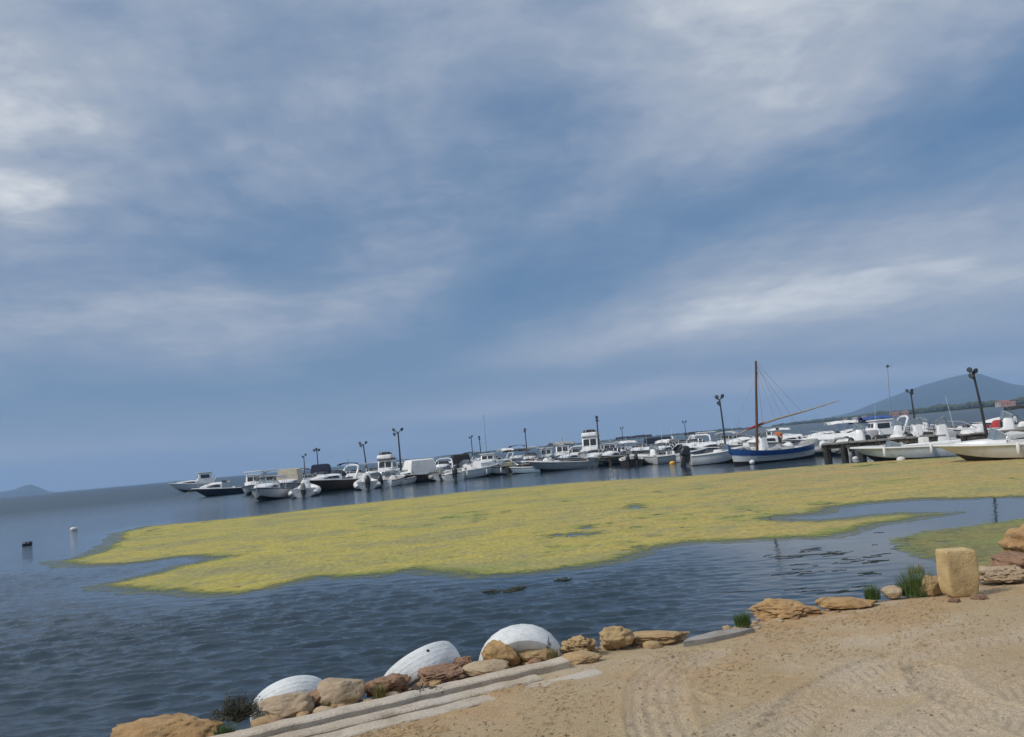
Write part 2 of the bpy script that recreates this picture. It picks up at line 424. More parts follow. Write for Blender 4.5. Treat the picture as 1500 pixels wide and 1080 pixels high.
def weed_sheet(name, poly, mat, rows, cols, seed, edge, sparse, z0, relief, grow=0.0):
    az0 = min(math.atan2(x, y) for x, y in poly) - .01; az1 = min(max(math.atan2(x, y) for x, y in poly) + .01, R(41))
    rs = [math.hypot(x, y) for x, y in poly]; dep = np.linspace(CAM_H * FPX / (min(rs) * .985), CAM_H * FPX / (max(rs) * 1.03), rows)
    r = CAM_H * FPX / dep; a = np.linspace(az0, az1, cols); pts = polar_grid(a, r)
    jit = (np.random.RandomState(seed).rand(*pts.shape) - .5); pts = pts + jit * (pts / np.linalg.norm(pts, axis=1)[:, None]) * np.repeat(np.gradient(r), cols)[:, None] * .3
    f = weed_field(pts, poly, seed, edge, sparse, grow); X, Y = pts[:, 0], pts[:, 1]
    lump = np.abs(fbm(X * 2.6, Y * 1.6, seed + 60, 4, .6)); lump2 = fbm(X * 9, Y * 7, seed + 61, 2)
    Z = z0 + relief * sm(f, 0, 1.4) * (.2 + 1.2 * lump + .4 * lump2)
    F = f.reshape(rows, cols); q = grid_quads(rows, cols); fq = f[q]; full = (fq > 0).all(1); mixd = (fq > 0).any(1) & ~full
    V = [np.column_stack([X, Y, Z])]; nv = len(X); tris = []; extra = []; em = {}
    def cut(i, j):
        k = (i, j) if i < j else (j, i)
        if k not in em:
            t = f[i] / (f[i] - f[j]); p = (X[i] + (X[j] - X[i]) * t, Y[i] + (Y[j] - Y[i]) * t, z0); em[k] = nv + len(extra); extra.append(p)
        return em[k]
    for c in q[mixd]:
        out = []
        for k in range(4):
            i, j = int(c[k]), int(c[(k + 1) % 4])
            if f[i] > 0: out.append(i)
            if (f[i] > 0) != (f[j] > 0): out.append(cut(i, j))
        for k in range(1, len(out) - 1): tris.append((out[0], out[k], out[k + 1]))
    allv = np.concatenate([V[0], np.array(extra).reshape(-1, 3)]); quads = q[full]; tris = np.array(tris, np.int64).reshape(-1, 3)
    used = np.zeros(len(allv), bool); used[quads.ravel()] = True; used[tris.ravel()] = True
    idx = np.cumsum(used) - 1
    me = np_mesh(name, allv[used], idx[quads], mat, True, idx[tris])
    at = me.attributes.new('thick', 'FLOAT', 'POINT'); at.data.foreach_set('value', np.concatenate([f, np.zeros(len(extra))])[used].astype(np.float32))
    return link(name, me)
def weed_material(name, cy, co, cg, cd, amax=1.0, feather=.9):
    mt = bpy.data.materials.new(name); mt.use_nodes = True; nt = mt.node_tree; N = nt.nodes; L = nt.links
    b = N['Principled BSDF']; b.inputs['Roughness'].default_value = .72; b.inputs['Specular IOR Level'].default_value = .25
    g = N.new('ShaderNodeNewGeometry')
    def nz(sc, st, det=6, r=.6, off=(0, 0, 0)):
        mp = N.new('ShaderNodeMapping'); mp.inputs['Scale'].default_value = st; mp.inputs['Location'].default_value = off; L.new(g.outputs['Position'], mp.inputs[0])
        n = N.new('ShaderNodeTexNoise'); n.inputs['Scale'].default_value = sc; n.inputs['Detail'].default_value = det; n.inputs['Roughness'].default_value = r; L.new(mp.outputs[0], n.inputs['Vector']); return n.outputs['Fac']
    def mr(x, a, c):
        n = N.new('ShaderNodeMapRange'); n.interpolation_type = 'SMOOTHSTEP'; L.new(x, n.inputs[0]); n.inputs[1].default_value = a; n.inputs[2].default_value = c; return n.outputs[0]
    def mix(f, a, c):
        n = N.new('ShaderNodeMix'); n.data_type = 'RGBA'; L.new(f, n.inputs[0])
        for s, v in ((n.inputs[6], a), (n.inputs[7], c)):
            if isinstance(v, tuple): s.default_value = (*v, 1)
            else: L.new(v, s)
        return n.outputs[2]
    # older, bleached ochre weed lies to the east and on the rim next to the open water
    sx = N.new('ShaderNodeSeparateXYZ'); L.new(g.outputs['Position'], sx.inputs[0])
    ad = N.new('ShaderNodeMath'); ad.operation = 'MULTIPLY_ADD'; L.new(nz(.10, (1, .7, 1), 4), ad.inputs[0]); ad.inputs[1].default_value = 30; L.new(sx.outputs[0], ad.inputs[2])
    col = mix(mr(ad.outputs[0], 12, 30), cy, co)
    col = mix(mr(nz(.22, (1, 1.6, 1), 7, .62, (4, 2, 0)), .45, .64), col, cg)
    col = mix(mr(nz(.9, (1, 1.8, 1), 9, .72, (1, 8, 0)), .47, .70), col, cd)
    tg = N.new('ShaderNodeAttribute'); tg.attribute_name = 'thick'      # fresh green weed along the rim and in a few patches
    col = mix(mr(nz(.30, (1, 1.3, 1), 5, .6, (21, 6, 0)), .66, .74), col, (.17, .235, .055))
    gi = N.new('ShaderNodeMath'); gi.operation = 'MULTIPLY_ADD'; L.new(nz(.5, (1, 1, 1), 5, .6, (9, 2, 0)), gi.inputs[0]); gi.inputs[1].default_value = 2.6; L.new(tg.outputs['Fac'], gi.inputs[2])
    gm = N.new('ShaderNodeMapRange'); gm.interpolation_type = 'SMOOTHSTEP'; L.new(gi.outputs[0], gm.inputs[0]); gm.inputs[1].default_value = 1.1; gm.inputs[2].default_value = 2.0; gm.inputs[3].default_value = 1; gm.inputs[4].default_value = 0
    col = mix(gm.outputs[0], col, (.27, .31, .075))
    at = N.new('ShaderNodeTexNoise'); at.inputs['Scale'].default_value = 9; at.inputs['Detail'].default_value = 6; at.inputs['Roughness'].default_value = .7; L.new(g.outputs['Position'], at.inputs['Vector'])
    hs = N.new('ShaderNodeHueSaturation'); L.new(col, hs.inputs['Color']); v = N.new('ShaderNodeMapRange'); L.new(at.outputs['Fac'], v.inputs[0]); v.inputs[1].default_value = .3; v.inputs[2].default_value = .7; v.inputs[3].default_value = .60; v.inputs[4].default_value = 1.2
    L.new(v.outputs[0], hs.inputs['Value']); L.new(hs.outputs[0], b.inputs['Base Color'])
    th = N.new('ShaderNodeAttribute'); th.attribute_name = 'thick'      # thin weed at the rim lets the water through
    na = N.new('ShaderNodeMath'); na.operation = 'MULTIPLY_ADD'; L.new(nz(4.5, (1, 1.4, 1), 7, .72, (7, 3, 0)), na.inputs[0]); na.inputs[1].default_value = -1.5 * feather; L.new(th.outputs['Fac'], na.inputs[2])
    ma = N.new('ShaderNodeMapRange'); ma.interpolation_type = 'SMOOTHSTEP'; L.new(na.outputs[0], ma.inputs[0]); ma.inputs[1].default_value = -.95 * feather; ma.inputs[2].default_value = -.25 * feather; ma.inputs[4].default_value = amax
    nb = N.new('ShaderNodeMath'); nb.operation = 'MULTIPLY'; L.new(ma.outputs[0], nb.inputs[0]); L.new(mr(nz(1.9, (1, 1.8, 1), 8, .74, (2, 5, 0)), .30, .46), nb.inputs[1])
    nc = N.new('ShaderNodeMath'); nc.operation = 'MAXIMUM'; L.new(nb.outputs[0], nc.inputs[0]); nd = N.new('ShaderNodeMath'); nd.operation = 'MULTIPLY'; L.new(ma.outputs[0], nd.inputs[0]); nd.inputs[1].default_value = .80; L.new(nd.outputs[0], nc.inputs[1])
    L.new(nc.outputs[0], b.inputs['Alpha'])
    bp = N.new('ShaderNodeBump'); bp.inputs['Strength'].default_value = .6; bp.inputs['Distance'].default_value = .02; L.new(at.outputs['Fac'], bp.inputs['Height']); L.new(bp.outputs[0], b.inputs['Normal'])
    return mt
wm = weed_material('floating_weed', (.47, .40, .092), (.47, .345, .125), (.35, .32, .12), (.28, .265, .15))
def film_material():
    mt = bpy.data.materials.new('thin_weed_film'); mt.use_nodes = True; nt = mt.node_tree; N = nt.nodes; L = nt.links; b = N['Principled BSDF']
    g = N.new('ShaderNodeNewGeometry'); n = N.new('ShaderNodeTexNoise'); n.inputs['Scale'].default_value = 2.2; n.inputs['Detail'].default_value = 8; n.inputs['Roughness'].default_value = .7; L.new(g.outputs['Position'], n.inputs['Vector'])
    m = N.new('ShaderNodeMapRange'); L.new(n.outputs['Fac'], m.inputs[0]); m.inputs[1].default_value = .38; m.inputs[2].default_value = .62; m.inputs[3].default_value = .12; m.inputs[4].default_value = .75; L.new(m.outputs[0], b.inputs['Alpha'])
    b.inputs['Base Color'].default_value = (.17, .185, .085, 1); b.inputs['Roughness'].default_value = .5; return mt
tag(weed_sheet('algae_film', poly_main, film_material(), 300, 640, 3, .8, -.2, .002, .0, .9), 'thin green algae film fringing the broad yellow mat', 'algae', kind='stuff')
tag(weed_sheet('algae_mat', poly_main, wm, 430, 900, 3, .55, 0.0, .006, .035), 'broad yellow green algae mat floating between the boats and the quay', 'algae', kind='stuff')
wm2 = weed_material('submerged_weed', (.30, .275, .085), (.29, .25, .10), (.22, .22, .085), (.15, .15, .09), .93, 1.0)
tag(weed_sheet('algae_mat', poly_side, wm2, 150, 240, 11, .8, .0, .005, .012, .5), 'dull green algae mat floating behind the yellow stone block', 'algae', kind='stuff')
# ------------------------------------------------------------------ the quay: bare sandy ground
SHORE_PX = [(60,1112),(200,1092),(330,1066),(500,1028),(600,1003),(690,978),(820,950),(900,940),(1010,930),(1085,912),(1180,889),(1300,873),(1375,862),(1440,845),(1500,828),(1620,808)]
shore = [P(x, y, GZ) for x, y in SHORE_PX]
d0 = (shore[0] - shore[1]).normalized(); d1 = (shore[-1] - shore[-2]).normalized()
SHORE = [tuple((shore[0] + d0 * 70 + Vector((-10, -25, 0))).xy)] + [tuple(s.xy) for s in shore] + [tuple((shore[-1] + d1 * 70).xy)]
# vehicle tracks in the sand: centre lines as photo points on the ground, width, kind
TRACKS = [([(990,1100),(968,1066),(960,1035),(960,1008),(972,988),(1000,970),(1030,958)], .36, 'ribs'),
          ([(1120,1090),(1180,1030),(1230,1000),(1290,975),(1370,955),(1450,940),(1520,930)], .26, 'chev'),
          ([(1290,1110),(1330,1075),(1380,1045),(1440,1022),(1530,1000)], .30, 'chev'),
          ([(1560,1085),(1490,1055),(1430,1035),(1380,1010),(1360,985)], .28, 'chev'),
          ([(1000,1100),(1130,1040),(1220,1020),(1330,1012),(1450,990),(1530,980)], .24, 'ribs')]
def tracks_height(pts):
    h = np.zeros(len(pts)); pale = np.zeros(len(pts))
    for px, w, kind in TRACKS:
        c = [P(x, y, GZ) for x, y in px]; dense = []
        for i in range(len(c) - 1):
            for k in range(8):
                t = k / 8; p0 = c[max(i - 1, 0)]; p1 = c[i]; p2 = c[i + 1]; p3 = c[min(i + 2, len(c) - 1)]
                dense.append(((p1 * 2 + (p2 - p0) * t + (p0 * 2 - p1 * 5 + p2 * 4 - p3) * t * t + (p1 * 3 - p0 - p2 * 3 + p3) * t ** 3) / 2).xy)
        dense.append(c[-1].xy); s0 = 0.0
        best = np.full(len(pts), 1e9); off = np.zeros(len(pts)); arc = np.zeros(len(pts))
        for i in range(len(dense) - 1):
            a, b = dense[i], dense[i + 1]; dx, dy = b.x - a.x, b.y - a.y; l = math.hypot(dx, dy); 
            if l < 1e-6: continue
            t = np.clip(((pts[:, 0] - a.x) * dx + (pts[:, 1] - a.y) * dy) / (l * l), 0, 1)
            ex = pts[:, 0] - a.x - t * dx; ey = pts[:, 1] - a.y - t * dy; dd = np.hypot(ex, ey); k = dd < best
            best = np.where(k, dd, best); off = np.where(k, (dx * ey - dy * ex) / l, off); arc = np.where(k, s0 + t * l, arc); s0 += l
        inside = sm(best, w / 2 + .02, w / 2 - .02); wear = np.clip(.55 + .9 * fbm(pts[:, 0] * 1.3, pts[:, 1] * 1.3, 91, 3), 0, 1)
        if kind == 'ribs': pat = np.cos(off / w * 2 * np.pi * 4.5) * .7 + .25 * np.cos(arc / .05 * 2 * np.pi)
        else: pat = np.sign(np.sin((arc + np.abs(off) * .9) / .085 * 2 * np.pi)) * .7 * sm(np.abs(off), w * .49, w * .42)
        rim = np.exp(-((best - w / 2 - .03) / .03) ** 2)
        h = h + inside * wear * (-.014 + .0095 * pat) + rim * .010 * wear; pale = np.maximum(pale, inside * wear)
    rnd = random.Random(77)      # old footprints
    for i in range(26):
        px, py = rnd.uniform(520, 1500), rnd.uniform(900, 1085); c = P(px, py, GZ); a = rnd.uniform(0, 3.14)
        for (ox, oy) in ((0, 0), (.34, .16)):
            dx = pts[:, 0] - c.x - ox; dy = pts[:, 1] - c.y - oy; k = (np.abs(dx) < .3) & (np.abs(dy) < .3)
            if not k.any(): continue
            u = (dx[k] * math.cos(a) + dy[k] * math.sin(a)) / .13; v = (-dx[k] * math.sin(a) + dy[k] * math.cos(a)) / .05; q = u * u + v * v
            h[k] += -.006 * sm(q, 1.1, .5) + .003 * np.exp(-((q - 1.5) / .5) ** 2)
    return h, pale
def ground_height(pts):
    d, _, side = sdist(pts, SHORE, False); d = d * side      # positive to the left of the line = water side
    X, Y = pts[:, 0], pts[:, 1]
    dn = d + fbm(X * 1.1, Y * 1.1, 21, 4) * .16
    base = GZ + .035 * fbm(X * .5, Y * .5, 31, 4) + .008 * fbm(X * 3, Y * 3, 32, 4, .6) + .003 * fbm(X * 14, Y * 14, 33, 3, .6)
    base = base - .05 * sm(-dn, .6, 0)
    bank = sm(dn, 0.02, .62)
    return base * (1 - bank) + bank * -.35 + bank * (1 - bank) * .35 * fbm(X * 4, Y * 4, 35, 3), dn
def make_ground():
    fine = np.arange(-42, 44.01, .12)
    a = np.radians(np.concatenate([np.arange(-180, -44, 4.5), fine, np.arange(48, 178, 4.5)]))
    dep = np.linspace(470, 118, 500)
    r = np.concatenate([[.25, 1.2, 2.4, 3.3], (CAM_H - GZ) * FPX / dep, [16.3, 17.2, 18.5, 20, 24, 30, 40, 60, 90]])
    pts = polar_grid(a, r); Z, dn = ground_height(pts)
    hh, pale = tracks_height(pts); Z = Z + hh
    q = grid_quads(len(r), len(a), True); keep = (dn[q] < .75).any(1); q = q[keep]
    used = np.zeros(len(pts), bool); used[q.ravel()] = True; idx = np.cumsum(used) - 1
    me = np_mesh('ground', np.column_stack([pts, Z])[used], idx[q], ground_material())
    at = me.attributes.new('pressed', 'FLOAT', 'POINT'); at.data.foreach_set('value', pale[used].astype(np.float32))
    at = me.attributes.new('bank', 'FLOAT', 'POINT'); at.data.foreach_set('value', dn[used].astype(np.float32))
    o = link('ground', me); tag(o, kind='structure'); return o
def ground_material():
    mt = bpy.data.materials.new('sandy_ground'); mt.use_nodes = True; nt = mt.node_tree; N = nt.nodes; L = nt.links
    b = N['Principled BSDF']; b.inputs['Roughness'].default_value = .92; b.inputs['Specular IOR Level'].default_value = .15
    g = N.new('ShaderNodeNewGeometry')
    def nz(sc, det=6, r=.6, off=0.0, st=(1, 1, 1)):
        mp = N.new('ShaderNodeMapping'); mp.inputs['Location'].default_value = (off, off * .6, 0); mp.inputs['Scale'].default_value = st; L.new(g.outputs['Position'], mp.inputs[0])
        n = N.new('ShaderNodeTexNoise'); n.inputs['Scale'].default_value = sc; n.inputs['Detail'].default_value = det; n.inputs['Roughness'].default_value = r; L.new(mp.outputs[0], n.inputs['Vector']); return n.outputs['Fac']
    def mr(x, a, c, lo=0.0, hi=1.0):
        n = N.new('ShaderNodeMapRange'); n.interpolation_type = 'SMOOTHSTEP'; L.new(x, n.inputs[0]); n.inputs[1].default_value = a; n.inputs[2].default_value = c; n.inputs[3].default_value = lo; n.inputs[4].default_value = hi; return n.outputs[0]
    def mul(a, k):
        n = N.new('ShaderNodeMath'); n.operation = 'MULTIPLY'; L.new(a, n.inputs[0])
        if isinstance(k, float): n.inputs[1].default_value = k
        else: L.new(k, n.inputs[1])
        return n.outputs[0]
    def mix(f, a, c):
        n = N.new('ShaderNodeMix'); n.data_type = 'RGBA'; L.new(f, n.inputs[0])
        for s, v in ((n.inputs[6], a), (n.inputs[7], c)):
            if isinstance(v, tuple): s.default_value = (*v, 1)
            else: L.new(v, s)
        return n.outputs[2]
    sand, pale, orange, dark, ol = (.47, .36, .222), (.54, .44, .312), (.47, .305, .155), (.27, .195, .115), (.41, .335, .19)
    col = mix(mr(nz(.8, 6, .62), .40, .66), sand, pale)
    at2 = N.new('ShaderNodeAttribute'); at2.attribute_name = 'bank'
    near = mr(at2.outputs['Fac'], -2.6, -.3)                     # dried seagrass washed over the edge of the quay
    col = mix(mul(mr(nz(1.1, 7, .65, 3.3), .42, .62), mul(near, .8)), col, orange)
    col = mix(mul(mr(nz(.6, 6, .6, 8.1), .5, .68), .5), col, ol)
    col = mix(mul(mr(nz(14, 6, .7, 1.7, (1, 1.6, 1)), .55, .74), .55), col, dark)
    col = mix(mul(mr(nz(2.2, 8, .7, 6.4), .58, .75), .35), col, dark)
    at = N.new('ShaderNodeAttribute'); at.attribute_name = 'pressed'
    col = mix(mul(at.outputs['Fac'], .55), col, (.52, .44, .35))
    fine = nz(95, 5, .8, 2.0); hs = N.new('ShaderNodeHueSaturation'); L.new(col, hs.inputs['Color']); L.new(mr(fine, .25, .75, .58, 1.36), hs.inputs['Value'])
    # the foot of the bank is wet
    wet = mr(at2.outputs['Fac'], .25, .45); col2 = mix(wet, hs.outputs[0], (.07, .055, .035)); L.new(col2, b.inputs['Base Color'])
    bp = N.new('ShaderNodeBump'); bp.inputs['Strength'].default_value = .8; bp.inputs['Distance'].default_value = .009
    ad = N.new('ShaderNodeMath'); ad.operation = 'MULTIPLY_ADD'; L.new(nz(48, 7, .75, 4.0), ad.inputs[0]); ad.inputs[1].default_value = 1.4; L.new(fine, ad.inputs[2])
    L.new(ad.outputs[0], bp.inputs['Height']); L.new(bp.outputs[0], b.inputs['Normal']); return mt
make_ground()
def gz(x, y):
    return float(ground_height(np.array([[x, y]]))[0][0])

# ------------------------------------------------------------------ stones, tyres, kerb
M_tuff = pmat('tuff_stone', (.46, .33, .17), (.36, .235, .115), 5, .9, .9, 26, stain=(.13, .085, .05), stain_amt=.6, stain_scale=7, c3=(.52, .41, .26), s3=2.5)
M_orange = pmat('orange_stone', (.45, .29, .13), (.37, .22, .095), 6, .9, 1.0, 22, stain=(.10, .06, .035), stain_amt=.65, stain_scale=8, c3=(.47, .31, .15), s3=3)
M_pale = pmat('pale_stone', (.46, .36, .245), (.36, .265, .165), 5, .9, .8, 24, stain=(.17, .12, .075), stain_amt=.5, stain_scale=6)
M_grey = pmat('weedy_stone', (.10, .105, .085), (.055, .06, .05), 7, .85, 1.0, 20, stain=(.16, .16, .12), stain_amt=.5, stain_scale=9, c3=(.035, .055, .02), s3=4)
M_red = pmat('reddish_stone', (.33, .205, .13), (.24, .135, .08), 7, .9, 1.0, 26, stain=(.09, .055, .04), stain_amt=.6, stain_scale=9)
M_conc = pmat('old_concrete', (.58, .50, .40), (.47, .39, .295), 4, .9, .9, 40, stain=(.19, .145, .10), stain_amt=.55, stain_scale=3.5, c3=(.53, .48, .41), s3=1.5)
M_block = pmat('sawn_tuff', (.60, .445, .22), (.53, .38, .175), 4, .92, .7, 48, stain=(.26, .17, .085), stain_amt=.6, stain_scale=6, c3=(.62, .49, .29), s3=2.2)

def rock_mesh(name, size, mat, seed, cuts=9, rough=.10, strata=0.0, sub=5, pits=0.0):
    from mathutils import noise as mn
    rnd = random.Random(seed); bm = bmesh.new(); bmesh.ops.create_icosphere(bm, subdivisions=sub, radius=1.0)
    planes = [(Vector((rnd.gauss(0, 1), rnd.gauss(0, 1), rnd.gauss(.15, .8))).normalized(), rnd.uniform(.62, .92)) for _ in range(cuts)]
    off = Vector((rnd.uniform(-50, 50), rnd.uniform(-50, 50), rnd.uniform(-50, 50)))
    for v in bm.verts:
        p = v.co.copy()
        p = Vector([math.copysign(abs(c) ** .8, c) for c in p])
        for n, d in planes:
            e = p.dot(n) - d
            if e > 0: p -= n * e * .9
        k = rough * (mn.fractal(p * 1.6 + off, .8, 2.1, 7) * 1.25) + rough * .55 * mn.noise(p * 6 + off) - rough * .6 * max(0, .12 - abs(mn.noise(p * 2.3 - off))) / .12 * .5 + rough * .22 * mn.noise(p * 17 + off)
        if strata: k += strata * (math.sin(p.z * 15 + 2.5 * mn.noise(p * 1.3 + off)) * .6 + .5 * mn.noise(Vector((p.x * 2, p.y * 2, p.z * 9)) + off))
        if pits: k -= pits * max(0, mn.noise(p * 5 + off * 2) - .15) * 1.5
        v.co = p * (1 + k)
    xs = [v.co.x for v in bm.verts]; ys = [v.co.y for v in bm.verts]; zs = [v.co.z for v in bm.verts]
    for v in bm.verts:
        v.co = Vector(((v.co.x - (max(xs) + min(xs)) / 2) / (max(xs) - min(xs)) * size[0], (v.co.y - (max(ys) + min(ys)) / 2) / (max(ys) - min(ys)) * size[1], (v.co.z - min(zs)) / (max(zs) - min(zs)) * size[2]))
    me = bpy.data.meshes.new(name); bm.to_mesh(me); bm.free(); me.shade_smooth(); me.set_sharp_from_angle(angle=R(55)); me.materials.append(mat); return me
def stone(name, cx, by, wpx, hpx, mat, seed, label, depth=.8, sink=.25, rz=0.0, zb=None, group=None, **kw):
    z = GZ if zb is None else zb; p = P(cx, by, z); D = p.length; w = wpx * mpp(D); h = hpx * mpp(D)
    dep = w * depth; hh = h / .97 + sink * h
    p = p + Vector((p.x, p.y, 0)).normalized() * dep * .26
    o = link(name, rock_mesh(name, (w, dep, hh), mat, seed, **kw)); o.location = (p.x, p.y, z - sink * h); o.rotation_euler = (0, 0, rz - math.atan2(p.x, p.y))
    return tag(o, label, 'stone', group)
ST = 'stones along the edge of the quay'
stone('boulder', 246, 1096, 140, 30, M_orange, 12, 'large orange boulder cut off by the lower edge, left end of the quay', .7, .3, zb=.30, group=ST, rough=.12)
stone('boulder', 424, 1053, 80, 29, M_pale, 23, 'tan boulder lying in front of a white tyre edge, next to dark bush', .75, .3, group=ST, rough=.10, zb=.42)
stone('boulder', 502, 1032, 68, 30, M_pale, 31, 'smooth rounded tan boulder between dark bush and whale shaped tyre', .8, .3, group=ST, zb=.44, rough=.07)
stone('boulder', 462, 1037, 40, 20, M_red, 37, 'small brown stone wedged between the two rounded tan boulders', .9, .3, group=ST, zb=.44)
stone('boulder', 568, 1017, 70, 22, M_red, 41, 'flat brown stone in front of the leaning tyre, moss at its side', .9, .3, group=ST, zb=.45, rough=.16, pits=.2)
stone('boulder', 648, 1003, 74, 20, M_red, 43, 'low reddish stone heap under the right end of leaning tyre', .9, .3, group=ST, zb=.45, rough=.2, pits=.3)
stone('boulder', 678, 984, 30, 18, M_red, 47, 'small upright reddish stone between the two white tyres', .8, .3, group=ST, zb=.45, rough=.16)
stone('boulder', 736, 977, 58, 33, M_orange, 53, 'orange tan rough boulder in front of upright white tyre, left one', .8, .25, group=ST, zb=.46, rough=.10)
stone('boulder', 788, 968, 62, 27, M_tuff, 59, 'brown boulder in front of upright white tyre with moss on its right', .8, .25, group=ST, zb=.46, rough=.12)
stone('boulder', 712, 988, 70, 14, M_pale, 57, 'flat pale stone at the foot of orange tan boulder by kerb', .7, .3, group=ST, zb=.47, rough=.08)
stone('boulder', 848, 961, 54, 24, M_tuff, 61, 'pitted brown boulder right of upright white tyre', .8, .25, group=ST, zb=.46, rough=.2, pits=.5)
stone('boulder', 850, 972, 66, 12, M_tuff, 62, 'low sandy stone at the foot of the pitted brown boulder', .7, .3, group=ST, zb=.48, rough=.12)
stone('boulder', 905, 948, 50, 27, M_tuff, 67, 'layered orange brown rock with splintered left face', .8, .25, group=ST, zb=.47, rough=.10, strata=.07)
stone('boulder', 965, 941, 92, 12, M_tuff, 71, 'long flat ledge of brown rock right of the layered rock', .5, .3, group=ST, zb=.46, rough=.13, strata=.05)
stone('boulder', 1150, 903, 96, 19, M_orange, 73, 'rough ochre rock between two grass tufts', .6, .3, group=ST, zb=.46, rough=.18, pits=.3)
stone('boulder', 1240, 890, 78, 11, M_orange, 79, 'low smooth ochre rock left of middle grass tuft', .6, .3, group=ST, zb=.47, rough=.07)
stone('boulder', 1366, 871, 34, 23, M_tuff, 83, 'small tan stone leaning on left side of the yellow block', .8, .25, group=ST, zb=.48, rough=.08)
stone('boulder', 1307, 874, 26, 12, M_pale, 84, 'small pale stone between two green grass tufts', .8, .3, group=ST, zb=.48)
stone('boulder', 1466, 851, 62, 16, M_pale, 89, 'flat whitish pitted stone right of the yellow block', .7, .2, group=ST, zb=.50, rough=.12, pits=.3)
stone('boulder', 1500, 843, 70, 24, M_red, 97, 'reddish stone at right frame edge under stacked layered rock', .8, .2, group=ST, zb=.50, rough=.14)
stone('boulder', 1519, 830, 76, 52, M_orange, 101, 'tall layered ochre rock cut by right frame edge', .7, .2, group=ST, zb=.52, rough=.10, strata=.09)

def tuff_block():
    p = P(1407, 876.5, GZ); D = p.length; s = mpp(D); H = 59 * s
    b = MB(); bm = bmesh.new(); bmesh.ops.create_cube(bm, size=1.0)
    bmesh.ops.subdivide_edges(bm, edges=bm.edges, cuts=15, use_grid_fill=True)
    from mathutils import noise as mn
    for v in bm.verts:
        c = v.co.copy(); q = Vector([math.copysign(min(abs(x), .5), x) for x in c])
        # rounded, worn edges
        inner = Vector([max(-.44, min(.44, x)) for x in q]); dlt = q - inner
        if dlt.length > 1e-6: q = inner + dlt.normalized() * min(dlt.length, .06)
        t = q.z + .5
        x, y = q.x * .262, q.y * .195
        wob = 1 + .05 * math.sin(t * 3.0)
        x *= wob * (.93 + .07 * min(1, t * 2.2)); y *= wob
        z = t * H
        cut = (x * -.75 + y * -.66) * 1.0 + (0.10 - z) * .9      # lower front corner broken away
        pp = Vector((x, y, z)); n = mn.fractal(pp * 9 + Vector((3, 1, 7)), 1, 2, 5) * .006 + mn.noise(pp * 5) * .007 + min(0, mn.noise(pp * 12 + Vector((9, 0, 0))) + .35) * .03
        nrm = Vector((q.x, q.y, q.z * .6)).normalized(); pp += nrm * n
        if z < .1:
            k = (.1 - z) / .1; pp.x *= 1 - .16 * k * k; pp.y *= 1 - .12 * k * k
        pp.z = max(pp.z, 0) - .012
        v.co = pp
    me = bpy.data.meshes.new('stone_block'); bm.to_mesh(me); bm.free(); me.shade_smooth(); me.set_sharp_from_angle(angle=R(50)); me.materials.append(M_block)
    o = link('stone_block', me); o.location = p + Vector((p.x, p.y, 0)).normalized() * .16; o.rotation_euler = (R(1), R(1.5), R(28) - math.atan2(p.x, p.y))
    tag(o, 'yellow sawn stone block standing on the sandy ground', 'stone block')
tuff_block()
stone('boulder', 1398, 884, 16, 6, M_red, 141, 'tiny reddish stone lying in front of the yellow block', .8, .3, group=ST)
stone('boulder', 1436, 880, 22, 6, M_red, 143, 'tiny reddish stone at the right foot of the yellow block', .8, .3, group=ST)

M_tyre = pmat('white_painted_rubber', (.74, .76, .76), (.64, .67, .68), 9, .55, .35, 60, stain=(.30, .31, .27), stain_amt=.45, stain_scale=9, c3=(.55, .58, .57), s3=4, th3=(.55, .75))
M_black = pmat('black_rubber', (.02, .02, .021), (.035, .034, .033), 8, .6, .3, 40)
def tyre(loc, axis, label, rad=.325, width=.2, spin=0.0, tears=()):
    b = MB(); prof = []; hw = width / 2; ri = rad * .62
    outer = [(-hw * .80, ri), (-hw * .98, ri + .035), (-hw * 1.06, rad * .82), (-hw * .99, rad * .93)]
    tread = []
    n = 5
    for i in range(n):                      # ribs and grooves round the crown
        x0 = -hw * .92 + 1.84 * hw * i / n; x1 = x0 + 1.84 * hw / n * .92; cr = lambda x: rad - .016 * (x / hw) ** 2 * 1.2
        tread += [(x0, cr(x0)), (x1, cr(x1)), (x1 + .001, cr(x1) - .0018), (x0 + 1.84 * hw / n - .001, cr(x1) - .0018)]
    tread = tread[:-2]
    prof = outer + tread + [(-x, r) for x, r in reversed(outer)]
    inner = [(hw * .70, ri + .006), (hw * .9, rad * .80), (hw * .7, rad - .035), (0, rad - .028), (-hw * .7, rad - .035), (-hw * .9, rad * .80), (-hw * .70, ri + .006)]
    ring = prof + inner; NS = 96; rings = []
    for k in range(NS):
        a = 2 * math.pi * k / NS; rr = []
        for j, (x, r) in enumerate(ring):
            r2 = r
            if 4 <= j < 4 + len(tread) and (k % 4 == 0) and (j - 4) % 8 < 4: r2 = r - .002
            xx = x + (.0015 * math.sin(a * NS / 4) if 4 <= j < 4 + len(tread) else 0)
            rr.append((xx, r2 * math.cos(a), r2 * math.sin(a)))
        rings.append(rr)
    rings.append(rings[0]); b.loft(rings, True, False)
    o = link('tyre', b.mesh('tyre', M_tyre, 35)); q = Vector(axis).normalized().to_track_quat('X', 'Z')
    o.rotation_mode = 'QUATERNION'; o.rotation_quaternion = q; o.location = loc
    return tag(o, label, 'tyre', 'white painted tyres on the quay edge')
tp = P(763, 972, .46); tp = tp + Vector((0, .20, 0)); 
t1 = tyre((tp.x, tp.y, .375), (.10, -1, -.42), 'large upright white tyre half sunk behind two boulders, curved top showing', .35, .215)
